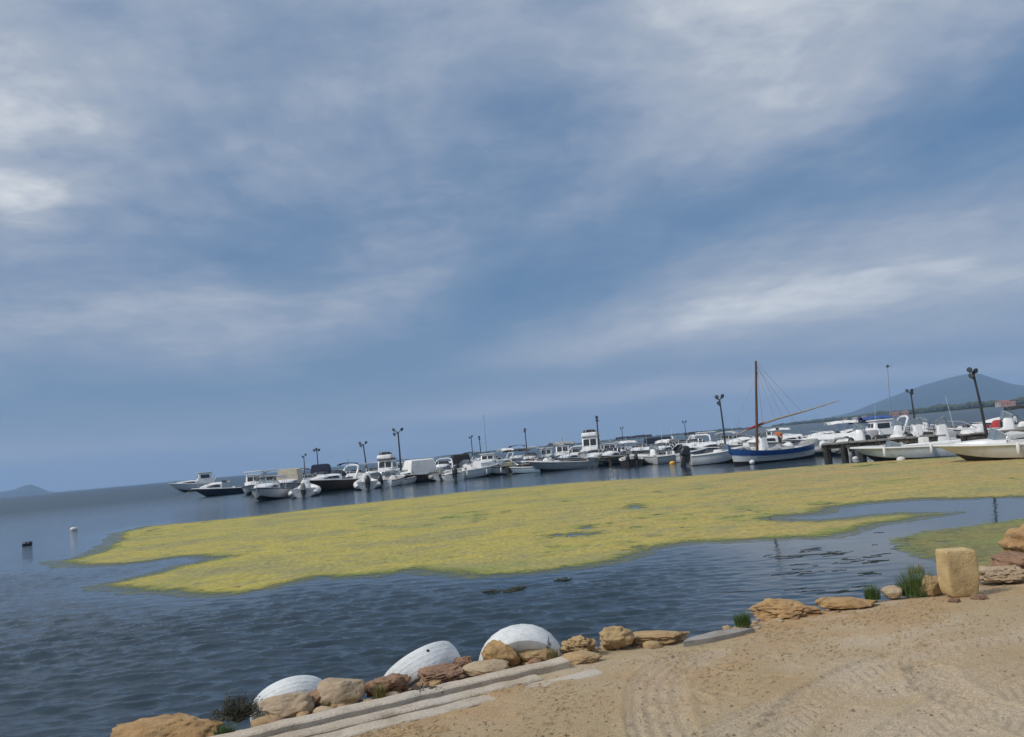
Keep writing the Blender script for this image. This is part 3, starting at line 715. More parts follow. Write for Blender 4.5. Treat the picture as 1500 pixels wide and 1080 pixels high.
def crack(b): b.tube([(-.10, 0, .334), (-.04, .012, .341), (.03, .02, .341), (.09, .012, .334), (.112, .01, .318), (.116, .015, .28)], [.004, .007, .009, .009, .008, .005], 6)
ck = part('strap', 'strap', crack, pmat('dark_strap', (.10, .12, .13), (.16, .18, .19), 20, .7), t1); ck.rotation_euler = (R(-36), 0, 0)
tp = P(634, 990, .44); dv = ray(619, 989); tp = Vector((0, 0, CAM_H)) + dv * ((tp.y + .16) / dv.y)
t2 = tyre(tuple(tp), (-.44, .46, .78), 'white tyre leaning on reddish stones like a whale, black hole in tread', .325, .20)
# the black hole in its tread
def hole(b): b.lathe([(.0001, .0), (.011, 0), (.013, -.012), (.0001, -.014)], 14, 'z')
dv = Vector((.62, -1.0, .0)); t2.rotation_quaternion.normalize()
ax_ = Vector((-.44, .46, .78)).normalized(); rd = (dv - ax_ * dv.dot(ax_)).normalized()
hp = rd * .3255 + ax_ * .045
hl = part('valve_hole', 'hole', hole, M_black, t2); inv = t2.rotation_quaternion.inverted()
hl.location = inv @ hp; hl.rotation_mode = 'QUATERNION'; hl.rotation_quaternion = (inv @ rd).to_track_quat('Z', 'Y')
tp = P(414, 1040, .40) + Vector((0, .30, 0))
tyre((tp.x - .02, tp.y - .02, .315), (-.34, .66, .66), 'white tyre almost hidden behind a tan boulder, only its rim showing', .30, .18)

def kerb():
    A = P(335, 1079, GZ + .05); B = P(828, 966, GZ + .05); d = (B - A).normalized(); nrm = Vector((d.y, -d.x, 0))   # nrm points to the land
    A = A - d * .75
    def beam(name, off0, off1, z0, z1, a, b_, seed, label, n=70):
        bb = MB(); rings = []; L_ = (b_ - a).length
        for i in range(n + 1):
            t = i / n; p = a + (b_ - a) * t; u = L_ * t
            w0 = off0 + .014 * float(fbm([u * 3.1], [seed], seed, 3)[0]); w1 = off1 + .022 * float(fbm([u * 3.7], [seed + 3], seed + 1, 4)[0])
            zt = z1 + .010 * float(fbm([u * 4.3], [seed + 5], seed + 2, 3)[0]); ch = .010 + .008 * abs(float(fbm([u * 5], [seed + 8], seed + 4, 3)[0]))
            sec = [(w0, z0), (w0, zt - ch), (w0 + ch, zt), (w1 - ch, zt - .002), (w1, zt - ch), (w1 + .003, z0)]
            rings.append([(p.x + nrm.x * s, p.y + nrm.y * s, z) for s, z in sec])
        bb.loft(rings); o = link(name, bb.mesh(name, M_conc, 30)); return tag(o, label, 'kerb')
    beam('concrete_kerb', -.075, .055, .30, GZ + .055, A, B, 3, 'narrow raised concrete kerb running beside the boulders and tyres')
    beam('concrete_kerb', .085, .21, .30, GZ + .024, A, B - d * .30, 9, 'low cracked concrete ledge on the landward side of the raised kerb')
    beam('concrete_slab', .225, .37, .30, GZ + .012, A, B + d * .10, 15, 'worn pale concrete strip merging into the sand along the kerb')
    S0 = P(1000, 941, GZ); S1 = P(1102, 922, GZ); bb = MB()
    e = (S1 - S0).normalized(); f = Vector((-e.y, e.x, 0)); rings = []
    for z, k in ((GZ - .12, 1.0), (GZ - .002, 1.0), (GZ + .008, .97)):
        rg = []
        for (s, t) in ((0, -.01), (.20, -.05), (.45, -.04), (.66, .0), (.58, .07), (.38, .12), (.10, .07)):
            p = S0 + e * (s * k) + f * (t * k); rg.append((p.x, p.y, z))
        rings.append(rg)
    bb.loft(rings); o = link('concrete_slab', bb.mesh('concrete_slab', pmat('grey_concrete', (.36, .34, .31), (.27, .25, .22), 6, .9, .6, 40, stain=(.15, .12, .09)), 30))
    tag(o, 'flat grey concrete slab by the water right of the rock ledge', 'slab')
kerb()

def rubble():
    rnd = random.Random(31); bs = [MB(), MB(), MB()]; bm = bmesh.new(); bmesh.ops.create_icosphere(bm, subdivisions=2, radius=1); bv = [v.co.copy() for v in bm.verts]; bf = [tuple(v.index for v in f.verts) for f in bm.faces]; bm.free()
    from mathutils import noise as mn
    for i in range(620):
        px = rnd.uniform(330, 1560); yb = np.interp(px, [x for x, _ in SHORE_PX], [y for _, y in SHORE_PX]); py = yb + rnd.gauss(-3, 6)
        if px > 1000 and rnd.random() < .45: continue
        p = P(px, py, GZ - .02); z = gz(p.x, p.y); r = rnd.choice([.015, .02, .03, .04, .055]) * rnd.uniform(.7, 1.25)
        if px > 1000: r *= .7
        o = Vector((rnd.uniform(-40, 40), rnd.uniform(-40, 40), 0)); sx, sy, sz = rnd.uniform(.8, 1.5), rnd.uniform(.7, 1.1), rnd.uniform(.5, .8); a = rnd.uniform(0, 3.1); ca, sa = math.cos(a), math.sin(a)
        vs = []
        for v in bv:
            q = Vector([math.copysign(abs(c) ** .75, c) for c in v]) * (1 + .35 * mn.noise(v * 1.5 + o)); x, y = q.x * sx * r, q.y * sy * r; vs.append((p.x + x * ca - y * sa, p.y + x * sa + y * ca, z + q.z * sz * r + r * .1))
        rnd.choice(bs).add(vs, bf)
    for b, m in zip(bs, (M_tuff, M_red, M_pale)): tag(link('rubble', b.mesh('rubble', m, 50)), {'tuff_stone': 'brown', 'reddish_stone': 'reddish', 'pale_stone': 'pale'}[m.name] + ' rubble chips filling the gaps between the boulders', 'rubble', kind='stuff')
rubble()
# ------------------------------------------------------------------ tufts, weed and litter on the quay
M_grass = pmat('green_blades', (.055, .105, .022), (.10, .15, .035), 12, .6, contrast=(.3, .7))
M_dry = pmat('dry_blades', (.25, .21, .085), (.16, .15, .05), 9, .75)
M_bush = pmat('dark_bush', (.035, .045, .022), (.075, .075, .05), 10, .8, c3=(.12, .11, .09), s3=5)
def blades(name, px, py, wpx, hpx, n, mat, seed, label, cat='grass tuft', zb=GZ, spread=.5, lean=.5, group='grass tufts on the quay edge', wid=.006):
    rnd = random.Random(seed); p = P(px, py, zb); s = mpp(p.length); w = wpx * s; h = hpx * s; b = MB()
    for i in range(n):
        a = rnd.uniform(0, 6.28); q = rnd.random() ** .6; bx, by = math.cos(a) * q * w * .5 * spread, math.sin(a) * q * w * .35 * spread
        hh = h * rnd.uniform(.5, 1.08) * (1 - .35 * q); ln = rnd.uniform(.1, 1) * lean; la = a + rnd.uniform(-.9, .9); wd_ = wid * rnd.uniform(.6, 1.3)
        wx, wy = -math.sin(la + rnd.uniform(-1, 1)), math.cos(la + rnd.uniform(-1, 1)); L = []
        for k, t in enumerate((0, .4, .75, 1.0)):
            c = Vector((bx + math.cos(la) * ln * hh * t * t, by + math.sin(la) * ln * hh * t * t, hh * (t - .18 * ln * t * t)))
            ww = wd_ * (1 - t * .95) * .5; L.append([c + Vector((wx * ww, wy * ww, 0)), c - Vector((wx * ww, wy * ww, 0)), c + Vector((math.cos(la), math.sin(la), 0)) * ww * .5])
        b.loft(L, True, True)
    o = link(name, b.mesh(name, mat, 60)); o.location = p + Vector((p.x, p.y, 0)).normalized() * w * .2; o.location.z -= .03
    return tag(o, label, cat, group)
blades('grass_tuft', 1088, 914, 42, 27, 320, M_grass, 1, 'green grass tuft at the left end of the ochre rock')
blades('grass_tuft', 1278, 875, 40, 27, 300, M_grass, 2, 'small green grass tuft behind the low smooth ochre rock')
blades('grass_tuft', 1345, 869, 70, 46, 650, M_grass, 3, 'tall dense green grass tuft left of the yellow block', spread=.7)
blades('grass_tuft', 1342, 838, 40, 16, 140, M_dry, 4, 'yellowish reed clump at the water behind the tall green tuft', zb=.12)
blades('grass_tuft', 556, 1018, 36, 24, 240, M_dry, 5, 'yellow green grass tuft beside the flat brown stone', wid=.008)
blades('grass_tuft', 810, 966, 34, 24, 240, M_dry, 6, 'yellow green grass tuft on the kerb before the upright tyre', wid=.008)
blades('grass_tuft', 330, 1086, 46, 34, 320, M_grass, 7, 'dark green grass tuft at the left end of the kerb', zb=.42, wid=.008)
blades('grass_tuft', 478, 1036, 26, 18, 120, M_dry, 8, 'small dry grass tuft between the two rounded tan boulders', zb=.46)
blades('grass_tuft', 697, 1000, 30, 8, 160, M_dry, 9, 'low mossy grass growing on the concrete ledge', wid=.008)
def bush(px, py, wpx, hpx, zb, seed, label):
    rnd = random.Random(seed); p = P(px, py, zb); s = mpp(p.length); w = wpx * s; h = hpx * s
    root = thing('bush', p + Vector((p.x, p.y, 0)).normalized() * w * .3, 0, label, 'bush'); tw = MB(); lf = MB()
    for i in range(70):
        a = rnd.uniform(0, 6.28); e = rnd.uniform(.25, 1.4); L = rnd.uniform(.6, 1.0); pts = []
        for k in range(5):
            t = k / 4; pts.append((math.cos(a) * math.cos(e) * w * .52 * L * t + rnd.gauss(0, .008), math.sin(a) * math.cos(e) * w * .42 * L * t + rnd.gauss(0, .008), math.sin(e) * h * L * (t ** .8) * .95))
        tw.tube(pts, [.005, .004, .0035, .003, .0015], 4)
        for k in range(34):
            t = rnd.uniform(.3, 1.02); j = min(3, int(t * 4)); q = Vector(pts[j]).lerp(Vector(pts[min(4, j + 1)]), t * 4 - j) + Vector((rnd.gauss(0, .016), rnd.gauss(0, .016), rnd.gauss(0, .014)))
            u = Vector((rnd.gauss(0, 1), rnd.gauss(0, 1), rnd.gauss(.3, 1))).normalized() * rnd.uniform(.010, .022); v = u.cross(Vector((rnd.gauss(0, 1), rnd.gauss(0, 1), rnd.gauss(0, 1)))).normalized() * rnd.uniform(.004, .008)
            lf.add([q - v, q + u * .5 - v * .2, q + u, q + v + u * .3], [(0, 1, 2, 3)])
    link('stems', tw.mesh('stems', pmat('bush_stems', (.09, .075, .055), (.15, .13, .10), 20, .85)), root)
    link('foliage', lf.mesh('foliage', M_bush, 0), root)
bush(350, 1066, 88, 40, .36, 4, 'dark grey green bush between orange boulder and tan boulder')

def litter():
    rnd = random.Random(12); b = MB(); c = MB(); s = MB()
    for i in range(2000):      # pebbles and clods
        px = rnd.uniform(430, 1560); y0 = 1100; yt = np.interp(px, [x for x, _ in SHORE_PX], [y for _, y in SHORE_PX]) + 12; py = yt + (y0 - yt) * rnd.random() ** 1.0
        p = P(px, py, GZ); r = rnd.choice([.003, .004, .004, .005, .006, .007, .010]) * rnd.uniform(.7, 1.2)
        if px < 840 and py < np.interp(px, [330, 840], [1110, 990]): continue
        (b if rnd.random() < .6 else c).v, None
        tgt = b if rnd.random() < .6 else c
        z = gz_fast(p.x, p.y) + r * .25
        vs = [(1, 0, 0), (-1, 0, 0), (0, 1, 0), (0, -1, 0), (0, 0, .8), (0, 0, -.5)]
        tgt.add([(p.x + vx * r * rnd.uniform(.6, 1.4), p.y + vy * r * rnd.uniform(.6, 1.4), z + vz * r * rnd.uniform(.5, 1.1)) for vx, vy, vz in vs],
                [(0, 2, 4), (2, 1, 4), (1, 3, 4), (3, 0, 4), (2, 0, 5), (1, 2, 5), (3, 1, 5), (0, 3, 5)])
    tag(link('gravel', b.mesh('gravel', pmat('pale_pebble', (.44, .34, .24), (.33, .24, .15), 15, .9), 0)), 'pale pebbles strewn over the sandy ground', 'gravel', kind='stuff')
    tag(link('gravel', c.mesh('gravel', pmat('dark_clod', (.27, .20, .135), (.20, .14, .09), 15, .95), 0)), 'dark clods and pebbles strewn over the sandy ground', 'gravel', kind='stuff')
    for i in range(4500):      # dried seagrass strips near the edge
        px = rnd.uniform(380, 1540); yt = np.interp(px, [x for x, _ in SHORE_PX], [y for _, y in SHORE_PX]) + (42 if px < 840 else 8); py = yt + abs(rnd.gauss(0, 42)); p = P(px, py, GZ)
        if float(fbm([p.x * 1.2], [p.y * 1.2], 55, 2)[0]) < -.02 + rnd.gauss(0, .12): continue
        z = gz_fast(p.x, p.y) + .003; a = rnd.gauss(.25, .7); L = rnd.uniform(.015, .06); w = rnd.uniform(.0015, .004)
        dx, dy = math.cos(a) * L / 2, math.sin(a) * L / 2; nx, ny = -math.sin(a) * w, math.cos(a) * w; bend = rnd.gauss(0, .008)
        s.add([(p.x - dx, p.y - dy, z), (p.x + nx + bend, p.y + ny + bend, z + .001), (p.x + dx, p.y + dy, z + rnd.uniform(0, .008)), (p.x - nx + bend, p.y - ny + bend, z + .001), (p.x + bend, p.y + bend, z + .005)], [(0, 3, 4), (3, 2, 4), (2, 1, 4), (1, 0, 4)])
    tag(link('seagrass_litter', s.mesh('seagrass_litter', pmat('dried_seagrass', (.44, .30, .15), (.32, .21, .10), 30, .9), 0)), 'dried brown seagrass shreds strewn along the quay edge', 'seagrass', kind='stuff')
def gz_fast(x, y, _c={}):
    k = (round(x * 12), round(y * 12))
    if k not in _c: _c[k] = gz(x, y)
    return _c[k]
litter()
def clump(px, py, wpx, n, zb, seed, name, label, cat, mat, zs=.5):
    rnd = random.Random(seed); p = P(px, py, zb); s = mpp(p.length); w = wpx * s; b = MB()
    for i in range(n):
        q = Vector((rnd.gauss(0, w * .22), rnd.gauss(0, w * .12), abs(rnd.gauss(0, .02)) * zs)); pts = [q]
        a = rnd.uniform(0, 6.28)
        for k in range(4):
            a += rnd.gauss(0, .5); q = q + Vector((math.cos(a) * .025, math.sin(a) * .02, rnd.gauss(.0, .008))); q.z = max(.0, q.z); pts.append(q)
        b.tube(pts, [.004, .006, .006, .005, .002], 4)
    o = link(name, b.mesh(name, mat, 60)); o.location = p; return tag(o, label, cat)
clump(617, 1015, 40, 90, GZ + .025, 5, 'seaweed_clump', 'dark dried seaweed clump lying on the concrete ledge', 'seaweed', pmat('dark_weed', (.05, .038, .028), (.09, .07, .05), 20, .8))
M_fl = pmat('floating_weed_dark', (.03, .04, .02), (.055, .06, .03), 10, .5)
for i, (x, y, w, l) in enumerate([(720, 868, 26, 'dark seaweed scrap floating, left one of the loose cluster below the mat'), (741, 867, 30, 'dark seaweed scrap floating in the middle of the loose cluster'), (758, 863, 26, 'dark seaweed scrap floating, right one of the loose cluster'), (824, 850, 14, 'small dark seaweed scrap floating alone right of the loose cluster')]):
    clump(x, y, w, 40, .004, 20 + i, 'seaweed_clump', l, 'seaweed', M_fl, .5)
def weed_streaks():
    rnd = random.Random(3); b = MB()
    for i in range(60):
        px, py = rnd.choice([(1215, 812, ), (1180, 835), (1330, 800), (1350, 790), (1260, 822), (1390, 806), (1290, 840), (1120, 868), (1210, 868), (1160, 815)])
        px += rnd.gauss(0, 26); py += rnd.gauss(0, 5); p = P(px, py, .004); L = rnd.uniform(.08, .45); w = rnd.uniform(.02, .10); a = rnd.gauss(0, .25); n = 7; top = []; 
        vs = [(p.x + math.cos(a) * L * (k / n - .5), p.y + math.sin(a) * L * (k / n - .5) + rnd.gauss(0, w * .3), .004) for k in range(n + 1)]
        pts = []; 
        b.tube([(x, y, z) for x, y, z in vs], [.003] + [rnd.uniform(.002, .005) for _ in range(n - 1)] + [.003], 4)
    tag(link('weed_shreds', b.mesh('weed_shreds', M_fl, 60)), 'dark weed shreds drifting on the calm water left of the block', 'seaweed', kind='stuff')
weed_streaks()
# buoys out on the water
def buoy(px, py, wpx, mat, label, dark=None):
    p = P(px, py, 0); s = mpp(p.length) * wpx; t = thing('mooring_buoy', (p.x, p.y, 0), 0, label, 'buoy')
    part('float', ('b', round(s, 3)), lambda b: b.sphere((0, 0, s * .12), s * .5, 8, (1, 1, .75)), mat, t)
    part('ring', ('r', round(s, 3)), lambda b: b.tube([(s * .12 * math.cos(a), 0, s * .55 + s * .1 * math.sin(a)) for a in [k * .7 for k in range(10)]], s * .03, 5), M_black, t)
M_wbuoy = pmat('white_plastic', (.72, .72, .70), (.6, .6, .57), 6, .4, stain=(.3, .3, .25)); M_ybuoy = pmat('yellow_plastic', (.75, .42, .03), (.6, .33, .03), 6, .4)
p = P(40, 799, 0); t = thing('floating_drum', (p.x, p.y, 0), R(20), 'dark floating drum on the open water at far left', 'drum')
t.scale = (.7, .7, .7)
part('drum', 'd', lambda b: (b.lathe([(.001, -.24), (.14, -.24), (.15, -.22), (.15, -.1), (.157, -.09), (.15, -.08), (.15, .08), (.157, .09), (.15, .1), (.15, .22), (.14, .24), (.001, .24)], 20, 'x', (0, 0, .07))), pmat('dark_blue_plastic', (.012, .016, .03), (.02, .025, .04), 6, .4), t)
part('bung', 'bg', lambda b: b.lathe([(.03, 0), (.03, .03), (.001, .03)], 10, 'x', (.24, 0, .13)), M_black, t)
buoy(108, 777, 9, M_wbuoy, 'small white buoy with dark foot on the open water at left')
buoy(985, 680, 9, M_ybuoy, 'yellow buoy under the bow of a grey white boat')
buoy(1253, 673, 8, M_wbuoy, 'small white buoy at the jetty end left of the open skiff')
buoy(1320, 675, 11, M_wbuoy, 'larger white buoy on the mat edge below the open skiff')
# ------------------------------------------------------------------ far shore, hill, island
M_land = pmat('far_land', (.13, .12, .08), (.08, .09, .05), .02, .95)
M_hill = pmat('hill_scrub', (.045, .052, .042), (.028, .035, .027), .004, .95, c3=(.07, .065, .055), s3=.01)
M_trees = pmat('far_foliage', (.035, .05, .03), (.06, .075, .04), .15, .9)
def hill(name, prof, D, depth, seed, label=None):
    """ridge given as (photo x, rows above the horizon); a real mound with front and back slopes"""
    xs = np.array([a for a, _ in prof], float); hs = np.array([b for _, b in prof], float); n = 150; m_ = 26; V = []
    for i in range(n + 1):
        px = xs[0] + (xs[-1] - xs[0]) * i / n; h = np.interp(px, xs, hs) * mpp(D)
        c = az(px, D); dr = Vector((c.x, c.y, 0)).normalized()
        for k in range(m_ + 1):
            s = (k / m_ - .5) * 2; q = c + dr * s * depth
            z = (h * 1.0 + CAM_H) * (1 - abs(s) ** 1.5) * (1 + .16 * (1 - (1 - abs(s)) ** 2) * float(fbm([q.x * .006], [q.y * .006], seed, 4)[0]) * (1 if abs(s) > .05 else 0)) - 3
            V.append((q.x, q.y, z))
    V = np.array(V); me = np_mesh(name, V, grid_quads(n + 1, m_ + 1), M_hill); o = link(name, me); tag(o, kind='structure'); return o
hill('hill', [(1150, 0), (1210, 5), (1250, 10), (1275, 17), (1300, 23), (1330, 30), (1360, 36.5), (1390, 41), (1410, 43.5), (1430, 44), (1442, 43), (1455, 38), (1470, 32), (1485, 26.5), (1500, 23), (1540, 20), (1600, 16), (1680, 0)], 4200, 700, 5)
hill('island', [(-130, 0), (-60, 6), (0, 6.5), (20, 8), (36, 12), (46, 12.5), (58, 8), (72, 2), (84, 0)], 4200, 350, 8)
def far_shore():
    V = []; pxs = np.linspace(600, 1720, 160); ks = [0, 6, 20, 120, 300]; zs = [-.5, .7, 1.3, 2.2, 1.0]
    for px in pxs:
        D = np.interp(px, [600, 900, 1150, 1350, 1720], [1900, 1700, 1300, 980, 820])
        for k, z in zip(ks, zs):
            c = az(px, D + k); V.append((c.x, c.y, z * (1 if k == 0 else 1 + .3 * float(fbm([px * .03], [k * .01], 3, 3)[0]))))
    tag(link('far_shore', np_mesh('far_shore', np.array(V), grid_quads(160, 5), M_land)), kind='structure')
    rnd = random.Random(9); bm = bmesh.new(); bmesh.ops.create_icosphere(bm, subdivisions=1, radius=1); bv = [v.co.copy() for v in bm.verts]; bf = [tuple(v.index for v in f.verts) for f in bm.faces]; bm.free()
    b = MB()
    for i in range(1700):
        px = rnd.uniform(640, 1700); D = np.interp(px, [600, 900, 1150, 1350, 1720], [1900, 1700, 1300, 980, 820]) + rnd.uniform(24, 90)
        d = float(fbm([px * .02], [2.2], 14, 4)[0])
        if d < -.35: continue
        hh = np.interp(px, [640, 900, 1150, 1230, 1350, 1500], [3.5, 4, 4, 5.5, 6.5, 7.5]) * rnd.uniform(.55, 1.1) * (1 + .5 * d); c = az(px, D); w = hh * rnd.uniform(.7, 1.5)
        b.add([(c.x + v.x * w * rnd.uniform(.75, 1.2), c.y + v.y * w * rnd.uniform(.75, 1.2), 1.2 + hh * .48 + v.z * hh * .55 * rnd.uniform(.8, 1.2)) for v in bv], bf)
    tag(link('treeline', b.mesh('treeline', M_trees, 0)), 'dark low treeline along the far shore', 'woods', kind='stuff')
far_shore()
M_wall_w = pmat('white_render', (.62, .58, .53), (.5, .46, .42), .3, .9); M_wall_p = pmat('pink_render', (.48, .25, .19), (.40, .20, .15), .3, .9); M_roof = pmat('terracotta_roof', (.34, .14, .09), (.25, .11, .07), .6, .9); M_dkglass = pmat('dark_pane', (.02, .025, .03), rough=.1)
def house(px, wpx, hpx, wall, label, flat=False, off=8):
    D = float(np.interp(px, [600, 900, 1150, 1350, 1720], [1900, 1700, 1300, 980, 820])) + off; s = mpp(D); w, h = wpx * s, hpx * s; c = az(px, D, .6)
    t = thing('house', c, -math.atan2(c.x, c.y), label, 'house', 'houses along the far shore'); k = (round(w, 2), round(h, 2), flat)
    part('wall', k, lambda b: b.box((0, 0, h * .5), (w, w * .7, h)), wall, t)
    if flat: part('roof', k, lambda b: b.box((0, 0, h + .22), (w + .3, w * .7 + .3, .42)), wall, t)
    else: part('roof', k, lambda b: b.add([(-w * .54, -w * .4, h), (w * .54, -w * .4, h), (w * .54, w * .4, h), (-w * .54, w * .4, h), (-w * .5, 0, h * 1.4), (w * .5, 0, h * 1.4)], [(0, 1, 5, 4), (2, 3, 4, 5), (0, 4, 3), (1, 2, 5), (3, 2, 1, 0)]), M_roof, t)
    for i in range(2): 
        wn = part('window', k, lambda b: b.box((0, 0, 0), (w * .13, .12, h * .32)), M_dkglass, t); wn.location = (w * (-.25 + .5 * i), -w * .35 - .04, h * .55)
house(1252, 7, 3.2, M_wall_w, 'small white house on the far shore left of the hill foot', True)
house(1266, 6, 3.0, M_wall_w, 'tiny white house on the far shore beside the thin tall mast')
house(1238, 5, 2.4, M_wall_p, 'tiny pinkish house at the left end of the far houses')
house(1312, 9, 4.0, M_wall_p, 'long pink house on the far shore left of second lamp pole')
house(1326, 8, 4.4, M_wall_p, 'pink house with red roof just left of second lamp pole')
house(1462, 6, 5.0, M_wall_w, 'white house on the far shore right of the tall lamp pole')
house(1473, 9, 5.6, M_wall_p, 'reddish house on the far shore right of tall lamp pole')
house(1484, 6, 4.2, M_wall_p, 'small red roofed house farthest right on the far shore')
# ------------------------------------------------------------------ boats
GEL = pmat('white_gelcoat', (.81, .815, .81), (.76, .765, .76), 2.2, .28, stain=(.42, .40, .35), stain_amt=.25, stain_scale=2.2)
GELG = pmat('grey_gelcoat', (.46, .475, .48), (.40, .415, .42), 2.2, .32, stain=(.24, .23, .2), stain_amt=.3, stain_scale=2)
GELB = pmat('pale_blue_gelcoat', (.46, .60, .68), (.40, .54, .62), 2.2, .32, stain=(.3, .33, .33), stain_amt=.3)
NAVY = pmat('navy_gelcoat', (.012, .02, .045), (.018, .028, .06), 2, .25, stain=(.05, .06, .07), stain_amt=.25)
BROWN = pmat('brown_hull', (.085, .055, .038), (.055, .037, .027), 3, .45, stain=(.03, .025, .02), stain_amt=.4)
DECK = pmat('deck_nonslip', (.66, .655, .63), (.58, .575, .55), 4, .6, stain=(.30, .27, .22), stain_amt=.4, stain_scale=4)
TUBE = pmat('white_tube_rubber', (.78, .785, .78), (.70, .705, .70), 4, .5, stain=(.34, .33, .29), stain_amt=.35, stain_scale=3)
TUBG = pmat('grey_tube_rubber', (.34, .35, .36), (.28, .29, .30), 4, .5, stain=(.2, .19, .17), stain_amt=.35)
ANTIF = pmat('dark_antifouling', (.018, .018, .02), (.035, .032, .03), 4, .6); REDAF = pmat('red_antifouling', (.25, .045, .03), (.16, .035, .025), 4, .6)
BLKP = pmat('black_cowling', (.014, .014, .015), (.025, .025, .027), 4, .3); GRYP = pmat('grey_cowling', (.22, .235, .22), (.17, .18, .17), 4, .6); WHTP = pmat('white_cowling', (.68, .68, .67), (.6, .6, .59), 4, .35)
STEEL = pmat('stainless_tube', (.55, .56, .57), rough=.25, metallic=.9)
DGLASS = pmat('tinted_glass', (.022, .026, .03), rough=.06, spec=.6)
def _glass():
    mt = bpy.data.materials.new('clear_acrylic'); mt.use_nodes = True; nt = mt.node_tree; b = nt.nodes['Principled BSDF']
    b.inputs['Base Color'].default_value = (.25, .32, .36, 1); b.inputs['Roughness'].default_value = .05; b.inputs['Alpha'].default_value = .55; MATS['clear_acrylic'] = mt; return mt
CGLASS = _glass()
CV = {k: pmat(k + '_canvas', a, b_, 5, .9, .5, 25, stain=st, stain_amt=.25, stain_scale=3) for k, a, b_, st in [
    ('white', (.80, .80, .785), (.72, .72, .70), (.4, .37, .32)), ('beige', (.55, .50, .38), (.46, .41, .31), (.3, .26, .2)), ('navy', (.012, .017, .042), (.02, .026, .055), (.05, .05, .07)),
    ('black', (.015, .015, .017), (.025, .025, .026), (.06, .06, .06)), ('grey', (.36, .375, .38), (.28, .29, .30), (.2, .2, .2)), ('red', (.45, .05, .05), (.36, .045, .05), (.2, .05, .05)), ('tan', (.50, .44, .25), (.42, .36, .20), (.25, .2, .13)), ('blue', (.04, .10, .32), (.03, .08, .26), (.1, .12, .2))]}
ROPE = pmat('rope', (.40, .37, .31), (.3, .28, .24), 30, .9); WOODB = pmat('varnished_wood', (.17, .075, .035), (.11, .045, .02), 6, .4, stretch=(1, 1, .15)); SPAR = pmat('pale_spar', (.42, .37, .30), (.33, .28, .22), 6, .6)

def hull_st(L, B, F, rise, n=15, full=.5):
    S = []
    for i in range(n + 1):
        t = i / n; w = B / 2 * (.90 + .10 * min(1, t / .35) if t < full else max(.012, 1 - ((t - full) / (1 - full)) ** 2.3))
        z = F + rise * t ** 2; wc = w * (.88 - .40 * t ** 2.2); cz = .04 + .55 * F * t ** 3; kz = -.25 + (F * .62 + .25) * max(0, (t - .66) / .34) ** 2
        x = L * (t - .5); rk = .13 * L * max(0, (t - .35) / .65) ** 2
        S.append((x, w, z, wc, cz, kz, rk))
    return S
def f_hull(L, B, F, rise, stripe=0):
    def fn(b):
        rings = []
        for x, w, z, wc, cz, kz, rk in hull_st(L, B, F, rise):
            zm = cz + (z - cz) * .55; wm = wc + (w - wc) * .62
            rings.append([(x, w, z), (x - rk * .42, wm, zm), (x - rk * .92, wc, cz), (x - rk * .95, wc * .985, cz - .012), (x - rk * .95, -wc * .985, cz - .012), (x - rk * .92, -wc, cz), (x - rk * .42, -wm, zm), (x, -w, z)])
        b.loft(rings, False, False); r0 = rings[0]; b.add(r0, [(0, 1, 2, 3, 4, 5, 6, 7)])
    return fn
def f_bottom(L, B, F, rise):
    def fn(b):
        rings = []
        for x, w, z, wc, cz, kz, rk in hull_st(L, B, F, rise):
            kz = min(kz, cz - .02); rings.append([(x - rk * .95, wc * .98, cz - .006), (x - rk, 0, kz), (x - rk * .95, -wc * .98, cz - .006)])
        b.loft(rings, False, False); b.add(rings[0], [(0, 1, 2)])
    return fn
def f_deck(L, B, F, rise, tc=.58, gun=.15, sole=.16):
    def fn(b):
        rings = []; S = hull_st(L, B, F, rise, 20)
        def dk(s, z0=.015):
            x, w, z = s[0], s[1] - .004, s[2]; i = max(0.001, w - gun); cam = .05 * min(1, w / (B * .3)); return [(x, w, z - .01), (x, i, z + z0), (x, i * .5, z + z0 + cam), (x, -i * .5, z + z0 + cam), (x, -i, z + z0), (x, -w, z - .01)]
        def pit(s):
            x, w, z = s[0], s[1] - .004, s[2]; i = max(.02, w - gun); return [(x, w, z - .01), (x, i, z + .015), (x, min(i * .97, s[3] * .90), max(sole, s[4] + .06)), (x, -min(i * .97, s[3] * .90), max(sole, s[4] + .06)), (x, -i, z + .015), (x, -w, z - .01)]
        k0 = 1; kc = int(round(tc * 20))
        for k, s in enumerate(S):
            if k <= k0: rings.append(dk(s))
            if k0 <= k <= kc: rings.append(pit(s))
            if k >= kc: rings.append(dk(s))
        b.loft(rings, False, False)
    return fn
def f_rail(L, B, F, rise, r=.035):
    def fn(b):
        S = hull_st(L, B, F, rise, 22); pts = [(s[0], s[1] + r * .25, s[2] - .03) for s in S] ; pts += [(s[0], -s[1] - r * .25, s[2] - .03) for s in reversed(S)]
        b.tube(pts, r, 6)
    return fn
def f_cowl(sc):
    return lambda b: b.rbox((0, 0, 0), (.52 * sc, .36 * sc, .52 * sc), .11 * sc, (.78, .8), (.05 * sc, 0), levels=[(0, -.06 * sc), (.08, 0), (.45, .01), (.8, -.02 * sc), (.94, -.07 * sc), (1, -.13 * sc)])
